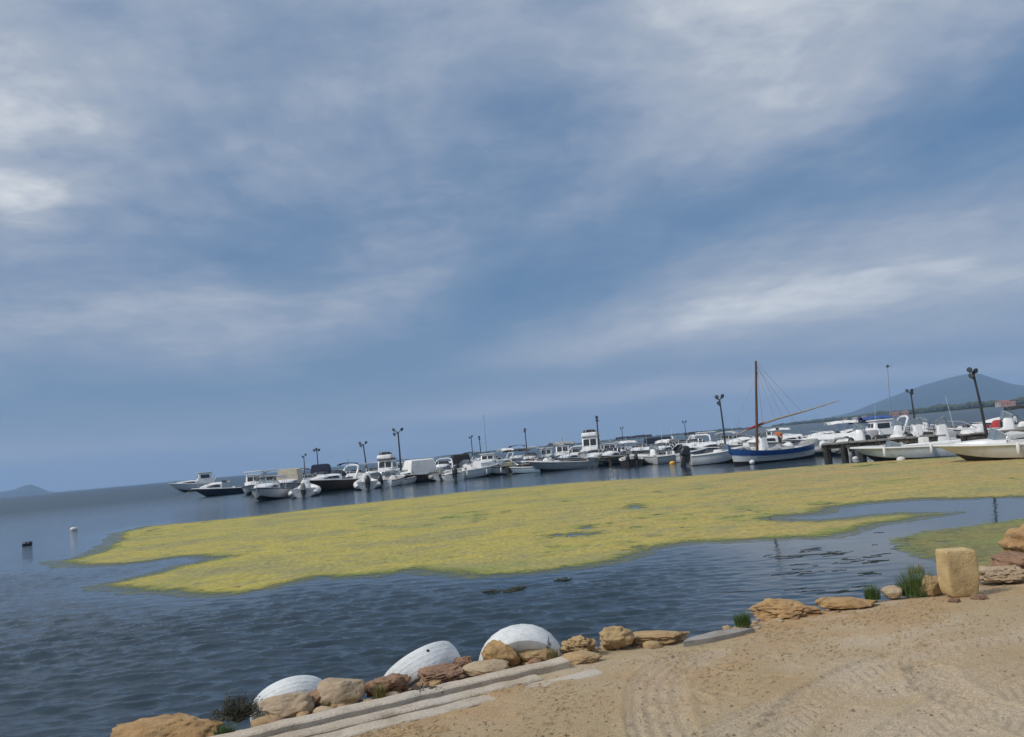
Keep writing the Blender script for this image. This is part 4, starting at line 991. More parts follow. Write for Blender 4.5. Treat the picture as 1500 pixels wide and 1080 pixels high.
def f_leg(sc):
    def fn(b):
        b.rbox((0, 0, -.78 * sc), (.24 * sc, .13 * sc, .80 * sc), .05 * sc, (1.25, 1.4)); b.box((-.02, 0, -.52 * sc), (.46 * sc, .26 * sc, .02)); b.rbox((0, 0, -.86 * sc), (.42 * sc, .12 * sc, .12 * sc), .05 * sc)
        b.box((.20 * sc, 0, -.10 * sc), (.16 * sc, .30 * sc, .34 * sc)); b.add([(-.1 * sc, .012, -.86 * sc), (.12 * sc, .012, -.86 * sc), (0, .004, -1.08 * sc), (-.1 * sc, -.012, -.86 * sc), (.12 * sc, -.012, -.86 * sc), (0, -.004, -1.08 * sc)], [(0, 1, 2), (5, 4, 3), (0, 2, 5, 3), (1, 4, 5, 2)])
    return fn
def f_prop(sc):
    def fn(b):
        b.lathe([(.001, -.06 * sc), (.045 * sc, -.03 * sc), (.05 * sc, .06 * sc), (.001, .07 * sc)], 8, 'x')
        for k in range(3):
            a = 2.094 * k; c, s = math.cos(a), math.sin(a)
            def q(r, w, x): return (x, r * c - w * s, r * s + w * c)
            b.add([q(.03 * sc, -.03 * sc, .03), q(.03 * sc, .03 * sc, -.03), q(.15 * sc, .08 * sc, -.03), q(.17 * sc, 0, 0), q(.13 * sc, -.07 * sc, .03)], [(0, 1, 2, 3, 4)])
    return fn
def outboard(root, L, F, mat, sc=1.0, tilt=0.0, y=0.0):
    o = part('outboard_motor', ('cowl', sc), f_cowl(sc), mat, root); o.location = (-L / 2 - .28 * sc, y, F + .02); o.rotation_euler = (0, R(tilt), 0)
    part('leg', ('leg', sc), f_leg(sc), BLKP if mat is not WHTP else WHTP, o)
    p_ = part('propeller', ('prop', sc), f_prop(sc), STEEL, o); p_.location = (-.26 * sc, 0, -.80 * sc); return o
def f_bimini(l, w, h, crown=.12):
    def fn(b):
        up, dn = [], []
        for i in range(7):
            t = i / 6; x = l * (t - .5); rg = []; 
            for k in range(9):
                s = k / 8 * 2 - 1; rg.append((x, w / 2 * s, h + crown * (1 - s * s) - .06 * abs(t - .5) ** 1.5 * 3 - (.03 if i % 2 else 0) - (.10 if abs(s) == 1 else 0)))
            up.append(rg); dn.append([(p[0], p[1] * .985, p[2] - .025) for p in rg])
        rings = [u + list(reversed(d)) for u, d in zip(up, dn)]; b.loft(rings)
    return fn
def f_bframe(l, w, h, z0):
    def fn(b):
        for x0, x1 in ((0, -l * .46), (0, l * .46), (0, 0)):
            b.tube([(x0, w / 2, z0), (x1, w / 2 * .97, h), (x1, 0, h + .10), (x1, -w / 2 * .97, h), (x0, -w / 2, z0)], .018, 5)
    return fn
def bimini(root, x, l, w, h, z0, mat):
    o = part('bimini', ('bim', l, w, h), f_bimini(l, w, h), mat, root); o.location = (x, 0, 0); part('frame', ('bimf', l, w, h, z0), f_bframe(l, w, h, z0), STEEL, o)
def f_console(h=1.0, w=.75):
    def fn(b): b.rbox((0, 0, 0), (.62, w, h), .09, (.72, .9), (-.03, 0))
    return fn
def f_shield(w, h):
    def fn(b):
        pts = [(-.35, w / 2), (.08, w / 2 * .92), (.22, w / 4), (.22, -w / 4), (.08, -w / 2 * .92), (-.35, -w / 2)]; hs = [.35, .9, 1, 1, .9, .35]
        lo = [(x, y, 0) for x, y in pts]; hi = [(x - .34 * k * h, y * (1 - .10 * k), h * k) for (x, y), k in zip(pts, hs)]; n = len(pts)
        b.add(lo + hi, [(i, i + 1, n + i + 1, n + i) for i in range(n - 1)]); b.add([(p[0] - .02, p[1] * .98, p[2]) for p in lo + hi], [(n + i, n + i + 1, i + 1, i) for i in range(n - 1)]); 
        b.add([lo[0], hi[0], (hi[0][0] - .02, hi[0][1] * .98, hi[0][2])], [(0, 1, 2)])
    return fn
def f_shframe(w, h):
    def fn(b):
        pts = [(-.35, w / 2), (.08, w / 2 * .92), (.22, w / 4), (.22, -w / 4), (.08, -w / 2 * .92), (-.35, -w / 2)]; hs = [.35, .9, 1, 1, .9, .35]
        hi = [(x - .34 * k * h, y * (1 - .10 * k), h * k) for (x, y), k in zip(pts, hs)]; b.tube([(-.36, w / 2, 0)] + hi + [(-.36, -w / 2, 0)], .022, 5)
        for i in (1, 2, 3, 4): b.tube([(pts[i][0], pts[i][1], 0), hi[i]], .015, 4)
    return fn
def windshield(root, x, z, w, h, mat=None):
    o = part('windscreen', ('ws', w, h), f_shield(w, h), mat or DGLASS, root, 20); o.location = (x, 0, z); part('frame', ('wsf', w, h), f_shframe(w, h), STEEL, o)
def f_lump(l, w, h, seed):
    def fn(b):      # loose cover over something: a wrinkled, sagging tent
        n = 12; rings = []
        for j in range(7):
            t = j / 6; rg = []
            for k in range(n * 2):
                a = math.pi * k / n; c, s = math.cos(a), math.sin(a); e = .62; f = 1 - .30 * t ** 2.2 - .12 * max(0, t - .8) * 5 + .07 * math.sin(5 * a + seed) * (1 - t) + .03 * math.sin(11 * a + seed * 2) * (1 - t)
                rg.append((l / 2 * f * math.copysign(abs(c) ** e, c) - .10 * l * t, w / 2 * f * math.copysign(abs(s) ** e, s), h * (t ** .8) * (.78 if seed % 2 < 1 else .66) + .05 * h * math.sin(3 * a + seed) * t * (1 - t) * 4))
            rings.append(rg)
        b.loft(rings)
    return fn
def f_tarp(L, B, F, rise, hr, x0=-.49, x1=.36, seed=0):
    def fn(b):
        rings = []
        S = hull_st(L, B, F, rise, 30)
        for s in S:
            t = s[0] / L
            if t < x0 or t > x1: continue
            k = (t - x0) / (x1 - x0); ridge = hr * (math.sin(math.pi * min(1, .12 + k * .95)) ** .6) * (1 + .06 * math.sin(k * 17 + seed)); w = s[1] + .03
            rg = [(s[0], w, s[2] - .16)]
            for q in range(9):
                y = w * (1 - q / 4); sag = .05 * math.sin(k * 23 + seed) * math.sin(math.pi * abs(1 - q / 4))
                rg.append((s[0], y, s[2] + .02 + ridge * (1 - abs(1 - q / 4) ** 1.25) + sag))
            rg.append((s[0], -w, s[2] - .16)); rings.append(rg)
        b.loft(rings, False, False)
        for r in (rings[0], rings[-1]): b.add(r, [tuple(range(len(r)))])
    return fn
def f_tent(l, w, z0, h, lean=.25, back=.15):
    def fn(b):
        rings = []
        for z, x0, x1, k in ((z0, -l / 2, l / 2, 1), (z0 + h * .55, -l / 2 + back * .5, l / 2 - lean * .45, .96), (z0 + h * .93, -l / 2 + back, l / 2 - lean, .86), (z0 + h, -l / 2 + back + .12, l / 2 - lean - .1, .68)):
            rg = []; hw = w / 2 * k
            for (x, y) in ((x0, -hw), (x0 * .3 + x1 * .7, -hw * 1.02), (x1, -hw * .95), (x1 + .02, 0), (x1, hw * .95), (x0 * .3 + x1 * .7, hw * 1.02), (x0, hw), (x0 - .02, 0)): rg.append((x, y, z))
            rings.append(rg)
        b.loft(rings)
    return fn
def f_cuddy(L, B, F, rise, h):
    def fn(b):
        rings = []; S = hull_st(L, B, F, rise, 24)
        for s in S:
            t = s[0] / L
            if t < .02 or t > .40: continue
            k = (t - .02) / .38; w = max(.03, s[1] - .20); hh = h * (1 - k ** 2.2) + .03; z = s[2]
            rings.append([(s[0], w, z - .02), (s[0] - .02, w * .93, z + hh * .75), (s[0], w * .72, z + hh), (s[0], 0, z + hh * 1.10), (s[0], -w * .72, z + hh), (s[0] - .02, -w * .93, z + hh * .75), (s[0], -w, z - .02)])
        b.loft(rings, False, False); b.add(rings[0], [tuple(range(7))]); b.add(rings[-1], [tuple(range(7))])
    return fn
def f_port(L, B, F, rise, h, sg):
    def fn(b):       # long tinted side window set into the cabin side
        S = hull_st(L, B, F, rise, 40); up, lo = [], []
        for s in S:
            t = s[0] / L
            if t < .06 or t > .28: continue
            k = (t - .02) / .38; w = max(.03, s[1] - .20); hh = h * (1 - k ** 2.2) + .03; z = s[2]; q = lambda u: (w * (1 - .07 * u) + .012) * sg
            e = min(1, min((t - .06) / .03 + .25, (.29 - t) / .10)); lo.append((s[0], q(.25), z + hh * .20)); up.append((s[0], q(.8), z + hh * (.20 + .46 * e)))
        n = len(lo); b.add(lo + up, [(i, i + 1, n + i + 1, n + i) for i in range(n - 1)])
        b.add([(p[0], p[1] - .02 * sg, p[2]) for p in lo + up], [(n + i, n + i + 1, i + 1, i) for i in range(n - 1)])
    return fn
def f_pulpit(L, B, F, rise, h=.5, t0=.62):
    def fn(b):
        S = [s for s in hull_st(L, B, F, rise, 26) if s[0] / L + .5 >= t0]; pts = [(s[0], max(.0, s[1] - .07), s[2] + h * min(1, .2 + (i / len(S)) * 2.2)) for i, s in enumerate(S)]
        full = pts + [(p[0], -p[1], p[2]) for p in reversed(pts)]; b.tube(full, .018, 5)
        for i in range(0, len(S), 3):
            for sg in (1, -1): b.tube([(S[i][0], (S[i][1] - .07) * sg, S[i][2]), (pts[i][0], pts[i][1] * sg, pts[i][2])], .013, 4)
    return fn
def f_ribtube(L, B, r):
    def path():
        w = B / 2 - r; P_ = [(-L / 2 - .12, w, 0), (-L / 2 + .1, w, 0), (-L * .2, w, 0), (L * .08, w, .02)]
        for k in range(1, 8):
            a = k / 8 * math.pi / 2; P_.append((L * .08 + (L * .42 - r) * math.sin(a), w * math.cos(a) ** .8, .02 + .30 * (k / 8) ** 1.8))
        P_.append((L / 2 - r, .001, .34)); return P_
    def fn(b):
        p = path(); full = p + [(x, -y, z) for x, y, z in reversed(p[:-1])]; full = [(x, y, z + .36) for x, y, z in full]
        rr = [.04, r * .9] + [r] * (len(full) - 4) + [r * .9, .04]; b.tube(full, rr, 12)
    return fn
def f_ribhull(L, B, r):
    def fn(b):
        rings = []
        for i in range(12):
            t = i / 11; w = (B / 2 - r * 1.1) * (1 if t < .5 else max(.02, 1 - ((t - .5) / .5) ** 2.2)); z = .34 + .25 * t ** 3; k = -.22 + .55 * max(0, (t - .6) / .4) ** 2; x = L * (t * .93 - .5)
            rings.append([(x, w, z), (x, w * .75, z - .2), (x, 0, min(k, z - .22)), (x, -w * .75, z - .2), (x, -w, z), (x, 0, z + .005)])
        b.loft(rings)
    return fn
def f_ribdeck(L, B, r):
    def fn(b):
        b.box((-L / 2 + .06, 0, .42), (.08, B - 2 * r, .52)); b.box((-.08 * L, 0, .40), (L * .72, B - r * 2.3, .06))
    return fn
def f_seat(w, h=.42, l=.5):
    def fn(b): b.rbox((0, 0, 0), (l, w, h), .08); b.rbox((-l * .42, 0, h), (.12, w * .95, .32), .05, (1, .9), (-.05, 0))
    return fn
def f_helm(): 
    return lambda b: (b.tube([(.0, .17 * math.cos(a), .17 * math.sin(a)) for a in [k * math.pi / 6 for k in range(13)]], .014, 5), b.box((0, 0, 0), (.02, .32, .03)), b.tube([(0, 0, 0), (.16, 0, -.05)], .02, 5))
def f_slab(l, w, t, r=.15): return lambda b: b.rbox((0, 0, 0), (l, w, t), r, er=t * .45)
def f_posts(l, w, h): 
    return lambda b: [b.tube([(x * 1.0, y, 0), (x * .9, y * .94, h)], .026, 5) for x in (-l / 2, l / 2) for y in (-w / 2, w / 2)]
def fender(root, x, y, z, mat=None):
    o = part('fender', 'f', lambda b: b.lathe([(.001, -.30), (.05, -.29), (.085, -.24), (.09, 0), (.085, .24), (.05, .29), (.02, .33), (.001, .34)], 10), mat or TUBE, root); o.location = (x, y, z)
    part('rope', 'fr', lambda b: b.tube([(0, 0, .33), (0, -.02 if y > 0 else .02, .55)], .01, 4), ROPE, o); o.scale = (.75, .75, .75)
GROUP = 'boats moored at the jetties'
COUNT = {}
def boat(name, px, D, hd, L, feats, label, B=None, F=.55, rise=.30, hull=None, bottom=None, rail=None, cat='boat', tc=.58, roll=0.0, wl=None, off=0.0):
    c = P(*wl) if wl else az(px, D)
    B = B or (.36 * L if L < 7 else .30 * L); hull = hull or GEL; bottom = bottom or ANTIF
    hd = hd if wl else hd - math.degrees(math.atan2(c.x, c.y))
    t = thing(name, (c.x, c.y, off), R(hd), label, cat, GROUP); t.rotation_euler = (R(roll), R(random.uniform(-1, .2)), R(hd))
    k = (L, B, F, rise); rib = name == 'inflatable_boat'
    if rib:
        r = .105 * B + .02; tm = {'grey': TUBG}.get(rail, TUBE); part('inflatable_tube', ('rt', L, B), f_ribtube(L, B, r), tm, t); part('hull', ('rh', L, B), f_ribhull(L, B, r), hull, t); part('deck', ('rd', L, B), f_ribdeck(L, B, r), DECK, t); sole = .43; F = .52
    else:
        part('hull', k, f_hull(L, B, F, rise), hull, t); part('hull_bottom', k, f_bottom(L, B, F, rise), bottom, t); part('deck', (k, tc), f_deck(L, B, F, rise, tc), DECK, t)
        part('rub_rail', k, f_rail(L, B, F, rise), {'white': GEL, 'navy': NAVY, 'blue': CV['blue']}.get(rail, BLKP), t); sole = .16
    zf = F + rise * .30
    for ft in feats:
        nm, _, ar = ft.partition(':'); a = ar.split(',') if ar else []
        if nm == 'out': outboard(t, L, F, {'grey': GRYP, 'white': WHTP}.get(a[0] if a else '', BLKP), float(a[1]) if len(a) > 1 else 1.0, float(a[2]) if len(a) > 2 else 0)
        elif nm == 'twin':
            for y in (-.32, .32): outboard(t, L, F, {'grey': GRYP, 'white': WHTP}.get(a[0] if a else '', BLKP), .95, 0, y)
        elif nm == 'console':
            x = float(a[0]) if a else 0.0; o = part('console', 'c', f_console(), GEL, t); o.location = (x, 0, sole); windshield(o, .12, .96, .66, .42, CGLASS); h = part('steering_wheel', 'h', f_helm(), BLKP, o); h.location = (-.34, 0, .78)
            s = part('seat', ('s', .8), f_seat(.8), CV['white'], t); s.location = (x - .95, 0, sole)
        elif nm == 'conscover':
            x = float(a[1]) if len(a) > 1 else 0.0; o = part('console_cover', ('cc', int(x * 10), tuple(a[2:])), f_lump(.95, .80, (float(a[2]) if len(a) > 2 else 1.25) * .82, x * 7), CV[a[0]], t); o.location = (x, 0, sole)
        elif nm == 'seatcover':
            o = part('seat_cover', 'sc', f_lump(.7, 1.0, .75, 3), CV[a[0]], t); o.location = (float(a[1]), 0, sole)
        elif nm == 'cuddy':
            h = float(a[0]) if a else .45; part('cabin', (k, h), f_cuddy(L, B, F, rise, h), GEL, t)
            if len(a) < 2:
                for sg in (1, -1): part('cabin_window', (k, h, sg), f_port(L, B, F, rise, h, sg), DGLASS, t)
        elif nm == 'screen':
            x = float(a[0]) if a else .02 * L; windshield(t, x, float(a[1]) if len(a) > 1 else F + rise * .25 + .02, B * .74, float(a[2]) if len(a) > 2 else .5, CGLASS if len(a) > 3 else DGLASS)
        elif nm == 'bimini': bimini(t, float(a[1]) if len(a) > 1 else -.12 * L, float(a[3]) if len(a) > 3 else 1.9, B * .86, float(a[2]) if len(a) > 2 else 1.95, F, CV[a[0]])
        elif nm == 'hardtop':
            hh = float(a[0]) if a else 1.95; l, w = .30 * L, B * .78; o = part('hardtop', ('ht', l, w), f_slab(l, w, .10, .25), GEL, t); o.location = (-.06 * L, 0, hh); pass
            for sx_ in (-1, 1):
                for sy_ in (-1, 1):
                    q = part('post', ('hp', l, w, hh, sx_, sy_), lambda b: b.tube([(sx_ * l * .42, sy_ * w * .45, F - hh), (sx_ * l * .38, sy_ * w * .42, 0)], .026, 5), STEEL, o)
        elif nm == 'house':
            hh = float(a[0]) if a else 1.25; l, w = .27 * L, B * .66; x = float(a[1]) if len(a) > 1 else .02 * L; rm = {'wood': WOODB}.get(a[2] if len(a) > 2 else '', GEL)
            o = part('pilothouse', ('ph', l, w, hh), lambda b: b.rbox((0, 0, 0), (l, w, hh), .12, (.80, .90), (-.06, 0)), GEL, t); o.location = (x, 0, F - .1)
            q = part('roof', ('phr', l, w), f_slab(l * 1.0, w * 1.02, .08, .15), rm, o); q.location = (-.06, 0, hh - .005)
            t0 = .53; z0 = t0 * hh
            for sg in (1, -1):
                q = part('window', ('pw', l, hh), lambda b: b.rbox((0, 0, 0), (l * .55, .03, hh * .32), .014), DGLASS, o); q.location = (-.04, sg * (w / 2 * (1 - .1 * t0) + .004), z0); q.rotation_euler = (sg * math.atan(.05 * w / hh), 0, 0)
            for yy in (-.2, .2):
                q = part('window', ('pf', w, hh), lambda b: b.rbox((0, 0, 0), (.03, w * .34, hh * .34), .014), DGLASS, o); q.location = (l / 2 * (1 - .2 * t0) - .06 * t0 + .004, yy * w, z0); q.rotation_euler = (0, -math.atan((.1 * l + .06) / hh), 0)
                q = part('window', ('pf', w, hh), None, DGLASS, o); q.location = (-l / 2 * (1 - .2 * t0) - .06 * t0 - .004, yy * w, z0); q.rotation_euler = (0, math.atan((.1 * l - .06) / hh), 0)
        elif nm == 'fly':
            o = part('flybridge', ('fb', L), lambda b: b.rbox((0, 0, 0), (.24 * L, B * .60, .42), .15, (.94, .98)), GEL, t); o.location = (0, 0, float(a[0])); windshield(o, .06 * L, .40, B * .52, .30)
        elif nm == 'tent':
            l = float(a[1]) if len(a) > 1 else 1.9; h = float(a[2]) if len(a) > 2 else 1.35; o = part('canvas_canopy', ('tt', l, B, h), f_tent(l, B * .84, F - .03, h), CV[a[0]], t); o.location = (float(a[3]) if len(a) > 3 else -.14 * L, 0, 0)
        elif nm == 'tarp': part('tarpaulin', (k, tuple(a)), f_tarp(L, B, F, rise, float(a[1]) if len(a) > 1 else .5, seed=L * 9 + px), CV[a[0]], t)
        elif nm == 'pulpit': part('pulpit', (k, 'p'), f_pulpit(L, B, F, rise), STEEL, t)
        elif nm == 'arch':
            x = float(a[0]) if a else -.2 * L
            o = part('radar_arch', ('ar', B), lambda b: b.tube([(.45, B * .43, 0), (.1, B * .42, .7), (-.1, B * .36, 1.08), (-.14, B * .2, 1.20), (-.14, -B * .2, 1.20), (-.1, -B * .36, 1.08), (.1, -B * .42, .7), (.45, -B * .43, 0)], .085, 8), GEL, t); o.location = (x, 0, F)
        elif nm == 'seats':
            for y in (-.28 * B, .28 * B): s = part('seat', ('s', .5), f_seat(.5), CV['white'], t); s.location = (-.12 * L, y * .8, sole)
        elif nm == 'bench':
            s = part('thwart', ('th', B), lambda b: b.box((0, 0, 0), (.28, B * .84, .05)), WOODB if a else DECK, t); s.location = (float(a[-1]) if a else 0, 0, F - .14)
        elif nm == 'fend':
            for x in a: fender(t, float(x) * L, -B / 2 - .06 if abs(hd) < 200 and abs(hd) > 80 and False else -B * .5 - .07, .42); fender(t, float(x) * L, B * .5 + .07, .42)
        elif nm == 'moor':
            for yy, zz in ((.05, 0), (-.5, 0)): part('mooring_line', (k, 'ml', yy), lambda b: b.tube([(L * .49, 0, F + rise), (L * .49 + .7, yy * .5, (F + rise) * .42), (L * .49 + 1.5, yy, -.05)], .012, 4), ROPE, t)
        elif nm == 'mast':
            h = float(a[0]); o = part('mast', ('m', h), lambda b: b.tube([(0, 0, 0), (0, 0, h)], [.045, .03], 6), STEEL, t); o.location = (float(a[1]) if len(a) > 1 else .05 * L, 0, F)
        elif nm == 'aerial':
            o = part('aerial', ('ae', a[0]), lambda b: (b.tube([(0, 0, 0), (-.15, 0, float(a[0]))], [.012, .008], 4)), GEL, t); o.location = (-.04 * L, B * .3, float(a[1]) if len(a) > 1 else F + .4)
        elif nm == 'box':
            o = part('locker', ('lk', a[0]), lambda b: b.rbox((0, 0, 0), (.9, .8, .55), .05), CV[a[0]], t); o.location = (float(a[1]), 0, sole + .05)
        elif nm == 'flag':
            o = part('ensign', 'fl', lambda b: b.loft([[(0, y, z) for y, z in ((.012, 0), (.012, .42), (-.012, .42), (-.012, 0))]] + [[(-.12 * j, .04 * math.sin(j) + y, z - .02 * j) for y, z in ((.006, 0), (.006, .42), (-.006, .42), (-.006, 0))] for j in range(1, 6)]), CV[a[0]], t); o.location = (-L * .47, 0, F + .5)
            part('flagstaff', 'fs', lambda b: b.tube([(0, 0, -.55), (0, 0, .5)], .012, 4), STEEL, o)
    # mooring line from the bow
    return t
def tube_thing(root, name, pts, r, mat, key=None): return part(name, key or str(pts), lambda b: b.tube(pts, r, 8), mat, root)

# ---- the row of boats, left to right
boat('motor_cruiser', 291, 150, 186, 10.0, ['cuddy:.5', 'house:2.0,-.9', 'arch:-2.6', 'pulpit', 'aerial:2.2,2.8', 'aerial:3.6,2.8'], 'white motor cruiser with raised cabin, farthest out at the left end', 3.2, 1.15, .55, hull=GEL, rail='white')
boat('cabin_boat', 327, 96, 186, 6.8, ['cuddy:.62', 'screen:.1,1.45,.3', 'seats', 'pulpit', 'moor'], 'navy blue hulled cabin boat with white top, bow to the left', 2.3, .72, .30, hull=NAVY, rail='white')
boat('cabin_boat', 372, 86, 262, 6.2, ['cuddy:.5', 'house:1.35,-.1', 'hardtop:2.25', 'out:black'], 'white cabin boat with flat white hardtop behind the navy hull stern', 2.4, .7, .3)
boat('motorboat', 392, 64.5, 252, 5.2, ['cuddy:.42', 'screen:.15,.95,.55,c', 'conscover:white,.5,1.3', 'conscover:white,-.5,1.15', 'bimini:grey,-.9,1.75', 'pulpit', 'moor'], 'white motorboat with black rubbing strake and pale covers, nearest at left', 2.35, .72, .28)
boat('motorboat', 421, 77, 258, 6.0, ['cuddy:.4', 'tent:beige,2.4,1.55'], 'motorboat under a tall beige canvas canopy in the left cluster', 2.5, .75, .3, hull=GEL)
boat('motorboat', 401, 88, 265, 6.0, ['cuddy:.4', 'bimini:beige,-.4,2.2,2.4', 'screen:.1,1.2,.5'], 'motorboat with thin beige sun top half hidden behind the pale covered motorboat', 2.5, .75, .3)
boat('motorboat', 437, 88, 260, 6.0, ['cuddy:.4', 'bimini:black,-.4,2.15,2.2', 'screen:.1,1.2,.5'], 'motorboat with low flat black sun top beside the beige canopy', 2.5, .75, .3)
boat('inflatable_boat', 446, 64.5, 86, 5.0, ['conscover:white,.1,1.25', 'seatcover:white,-1.1', 'out:grey,1.1'], 'white inflatable boat with grey covered outboard, leftmost of the inflatables', 2.3)
boat('motorboat', 468, 88, 262, 6.4, ['cuddy:.45', 'tent:navy,2.3,1.75', 'screen:.3,1.2,.4'], 'motorboat under a rounded navy canvas canopy left of the radar arch cruiser', 2.5, .75, .3)
boat('sports_cruiser', 493, 71, 214, 6.9, ['cuddy:.45', 'screen:.1,1.2,.6', 'arch:-1.5', 'seats', 'pulpit'], 'white topped sports cruiser with radar arch and dark brown hull', 2.6, .86, .3, hull=BROWN, rail='white')
boat('motorboat', 509, 92, 262, 6.4, ['cuddy:.45', 'bimini:navy,-.4,2.3,2.5', 'mast:2.0,-.6'], 'motorboat with navy sun top and short mast behind the radar arch cruiser', 2.5, .75, .3)
boat('inflatable_boat', 535, 68, 92, 4.7, ['conscover:white,.1,1.3', 'out:black,1.25'], 'white inflatable with tall black outboard right of the radar arch cruiser', 2.2)
boat('motorboat', 528, 77, 80, 5.6, ['conscover:white,.2,1.35', 'cuddy:.35', 'out:white'], 'white motorboat with covered console behind the tall black outboard', 2.2, .7, .3)
boat('motorboat', 549, 71, 100, 4.6, ['screen:.4,.8,.4,c', 'out:black,.8', 'conscover:grey,-.2,.7'], 'small white motorboat with low black outboard between two bigger outboards', 1.8, .5, .22)
boat('motorboat', 572, 69, 70, 5.0, ['screen:.3,.85,.45,c', 'seats', 'conscover:white,.6,1.0', 'out:black,1.0,6'], 'white motorboat showing its side, black outboard, below the wood roofed cabin', 2.0, .58, .28)
boat('fishing_boat', 566, 80, 252, 6.6, ['house:1.65,-.2,wood', 'fly:2.35', 'pulpit', 'aerial:1.6,2.4'], 'white fishing boat with brown wooden cabin roof behind the black outboards', 2.5, .75, .4)
boat('motorboat', 593, 71, 66, 4.6, ['screen:.4,.8,.4,c', 'out:black,1.0', 'bench:0'], 'low white motorboat with black outboard left of the white tarpaulin boat', 1.9, .5, .25)
boat('motorboat', 608, 72, 205, 5.6, ['tent:white,2.6,1.45,-.35', 'cuddy:.3'], 'brown hulled boat under one big slanting white tarpaulin', 2.3, .62, .26, hull=BROWN)
boat('motorboat', 587, 97, 262, 6.2, ['cuddy:.45', 'bimini:navy,-.4,2.1,2.5'], 'motorboat with navy sun top at the foot of the three headed lamp', 2.5, .75, .3)
boat('motorboat', 629, 84, 200, 5.6, ['screen:.1,.9,.5', 'cuddy:.35', 'out:black'], 'white motorboat with dark screen directly right of the white tarpaulin boat', 2.2, .65, .3)
boat('inflatable_boat', 640, 72, 95, 4.4, ['conscover:grey,.1,1.1', 'out:grey,.95'], 'inflatable with grey covered outboard in front of the black canopy boat', 2.0, rail='grey')
boat('motorboat', 658, 70, 98, 4.6, ['out:black,1.2', 'conscover:grey,.3,1.0'], 'white open boat with big black outboard at left of the grey railed boat', 1.9, .55, .25)
boat('motorboat', 668, 92, 190, 6.6, ['cuddy:.5', 'tent:black,2.2,1.4,-.4', 'arch:-2.2'], 'white cruiser under a black canvas canopy with pale arch', 2.5, .8, .3)
boat('cabin_boat', 694, 70, 26, 5.4, ['cuddy:.5,n', 'conscover:white,-.2,1.25', 'pulpit', 'seats', 'fend:-.25,.1', 'moor'], 'white cabin boat with covered windscreen and rails, bow to the right', 2.2, .72, .34, rail='white')
boat('motorboat', 690, 100, 262, 6.2, ['cuddy:.45', 'bimini:navy,-.4,2.25,3.0'], 'motorboat with long navy sun top behind the white railed cabin boat', 2.5, .75, .3)
boat('motorboat', 680, 83, 30, 5.4, ['screen:.2,1.0,.5,c', 'cuddy:.3', 'out:white'], 'white motorboat half hidden left behind the railed cabin boat', 2.2, .65, .3)
boat('cabin_boat', 714, 82, 262, 5.8, ['cuddy:.55', 'house:1.3,-.2', 'mast:1.2,-1.6'], 'white cabin boat with dark windows right behind the railed cabin boat', 2.3, .7, .3)
boat('sailing_boat', 717, 112, 190, 7.5, ['cuddy:.5', 'mast:6.6,.4'], 'sailing boat with a bare thin grey mast among the far motorboats', 2.4, .8, .3)
boat('motorboat', 738, 71, 205, 4.6, ['conscover:tan,-.2,1.45', 'screen:.5,.85,.4,c', 'pulpit', 'fend:-.2,.2'], 'white motorboat with tan console cover right of the railed cabin boat', 1.95, .58, .28)
boat('motorboat', 748, 84, 196, 6.0, ['cuddy:.4', 'bimini:black,-.5,2.1,2.2', 'bimini:white,.6,2.25,1.4', 'seats'], 'motorboat with white and black sun tops behind the tan console cover', 2.4, .7, .3)
boat('motorboat', 757, 102, 262, 6.4, ['cuddy:.45', 'bimini:blue,-.4,2.6,2.4'], 'motorboat with domed dark blue sun top left of the lone lamp post', 2.5, .75, .3)
boat('motorboat', 763, 70, 150, 4.2, ['bench:.4', 'out:black,1.15', 'screen:.5,.7,.3,c'], 'pale blue open boat with black outboard and red locker box behind', 1.8, .52, .24, hull=GELB, rail='white')
boat('motorboat', 768, 81, 205, 5.6, ['conscover:white,.2,1.35', 'box:red,-1.0', 'seats'], 'white motorboat with red locker behind the pale blue boat', 2.2, .66, .3)
boat('motorboat', 784, 84, 262, 5.6, ['conscover:white,.2,1.6', 'bimini:grey,-.8,2.1'], 'white motorboat with tall white cover left of the long grey white launch', 2.2, .7, .3)
boat('fishing_boat', 819, 69, 197, 6.2, ['conscover:white,1.2,1.55', 'conscover:white,.5,1.3', 'bimini:grey,-.2,2.35,2.0', 'seatcover:white,-.6', 'box:red,-1.75', 'seatcover:grey,-2.3', 'pulpit', 'moor', 'aerial:1.4,2.3'], 'long grey white launch with red cover at its stern and white lumps', 2.2, .62, .36, hull=GELG, rail='white')
boat('cabin_boat', 824, 88, 262, 6.6, ['cuddy:.55', 'house:1.5,-.2', 'bimini:black,-1.5,2.15,1.6', 'mast:2.2,-.4'], 'white cabin boat with black rear awning and mast behind the long launch', 2.4, .75, .3)
boat('fishing_boat', 866, 82, 258, 7.2, ['cuddy:.5', 'house:1.95,-.1', 'fly:2.75', 'pulpit', 'fend:.1,-.2'], 'white fishing cruiser with high flybridge in front of a lamp pole', 2.7, .9, .4)
boat('motorboat', 872, 70.5, 250, 4.8, ['cuddy:.45', 'screen:.3,1.0,.45', 'seats', 'fend:.0'], 'white bow facing motorboat with dark wide windscreen under the flybridge cruiser', 2.1, .62, .28, rail='white')
boat('motorboat', 895, 71, 244, 4.8, ['cuddy:.45', 'screen:.3,1.0,.5', 'conscover:white,-.3,1.1', 'pulpit', 'moor'], 'white bow facing motorboat with low cover left of the black outboards', 2.1, .62, .28)
boat('cabin_boat', 893, 84, 262, 5.8, ['cuddy:.45', 'house:1.2,-.2', 'out:black'], 'white cabin boat just right of the high flybridge cruiser', 2.2, .7, .3)
boat('motorboat', 911, 82, 200, 5.8, ['cuddy:.4', 'bimini:white,-.3,1.9', 'seats'], 'white motorboat with thin white sun top behind the dark jetty piles', 2.2, .65, .3)
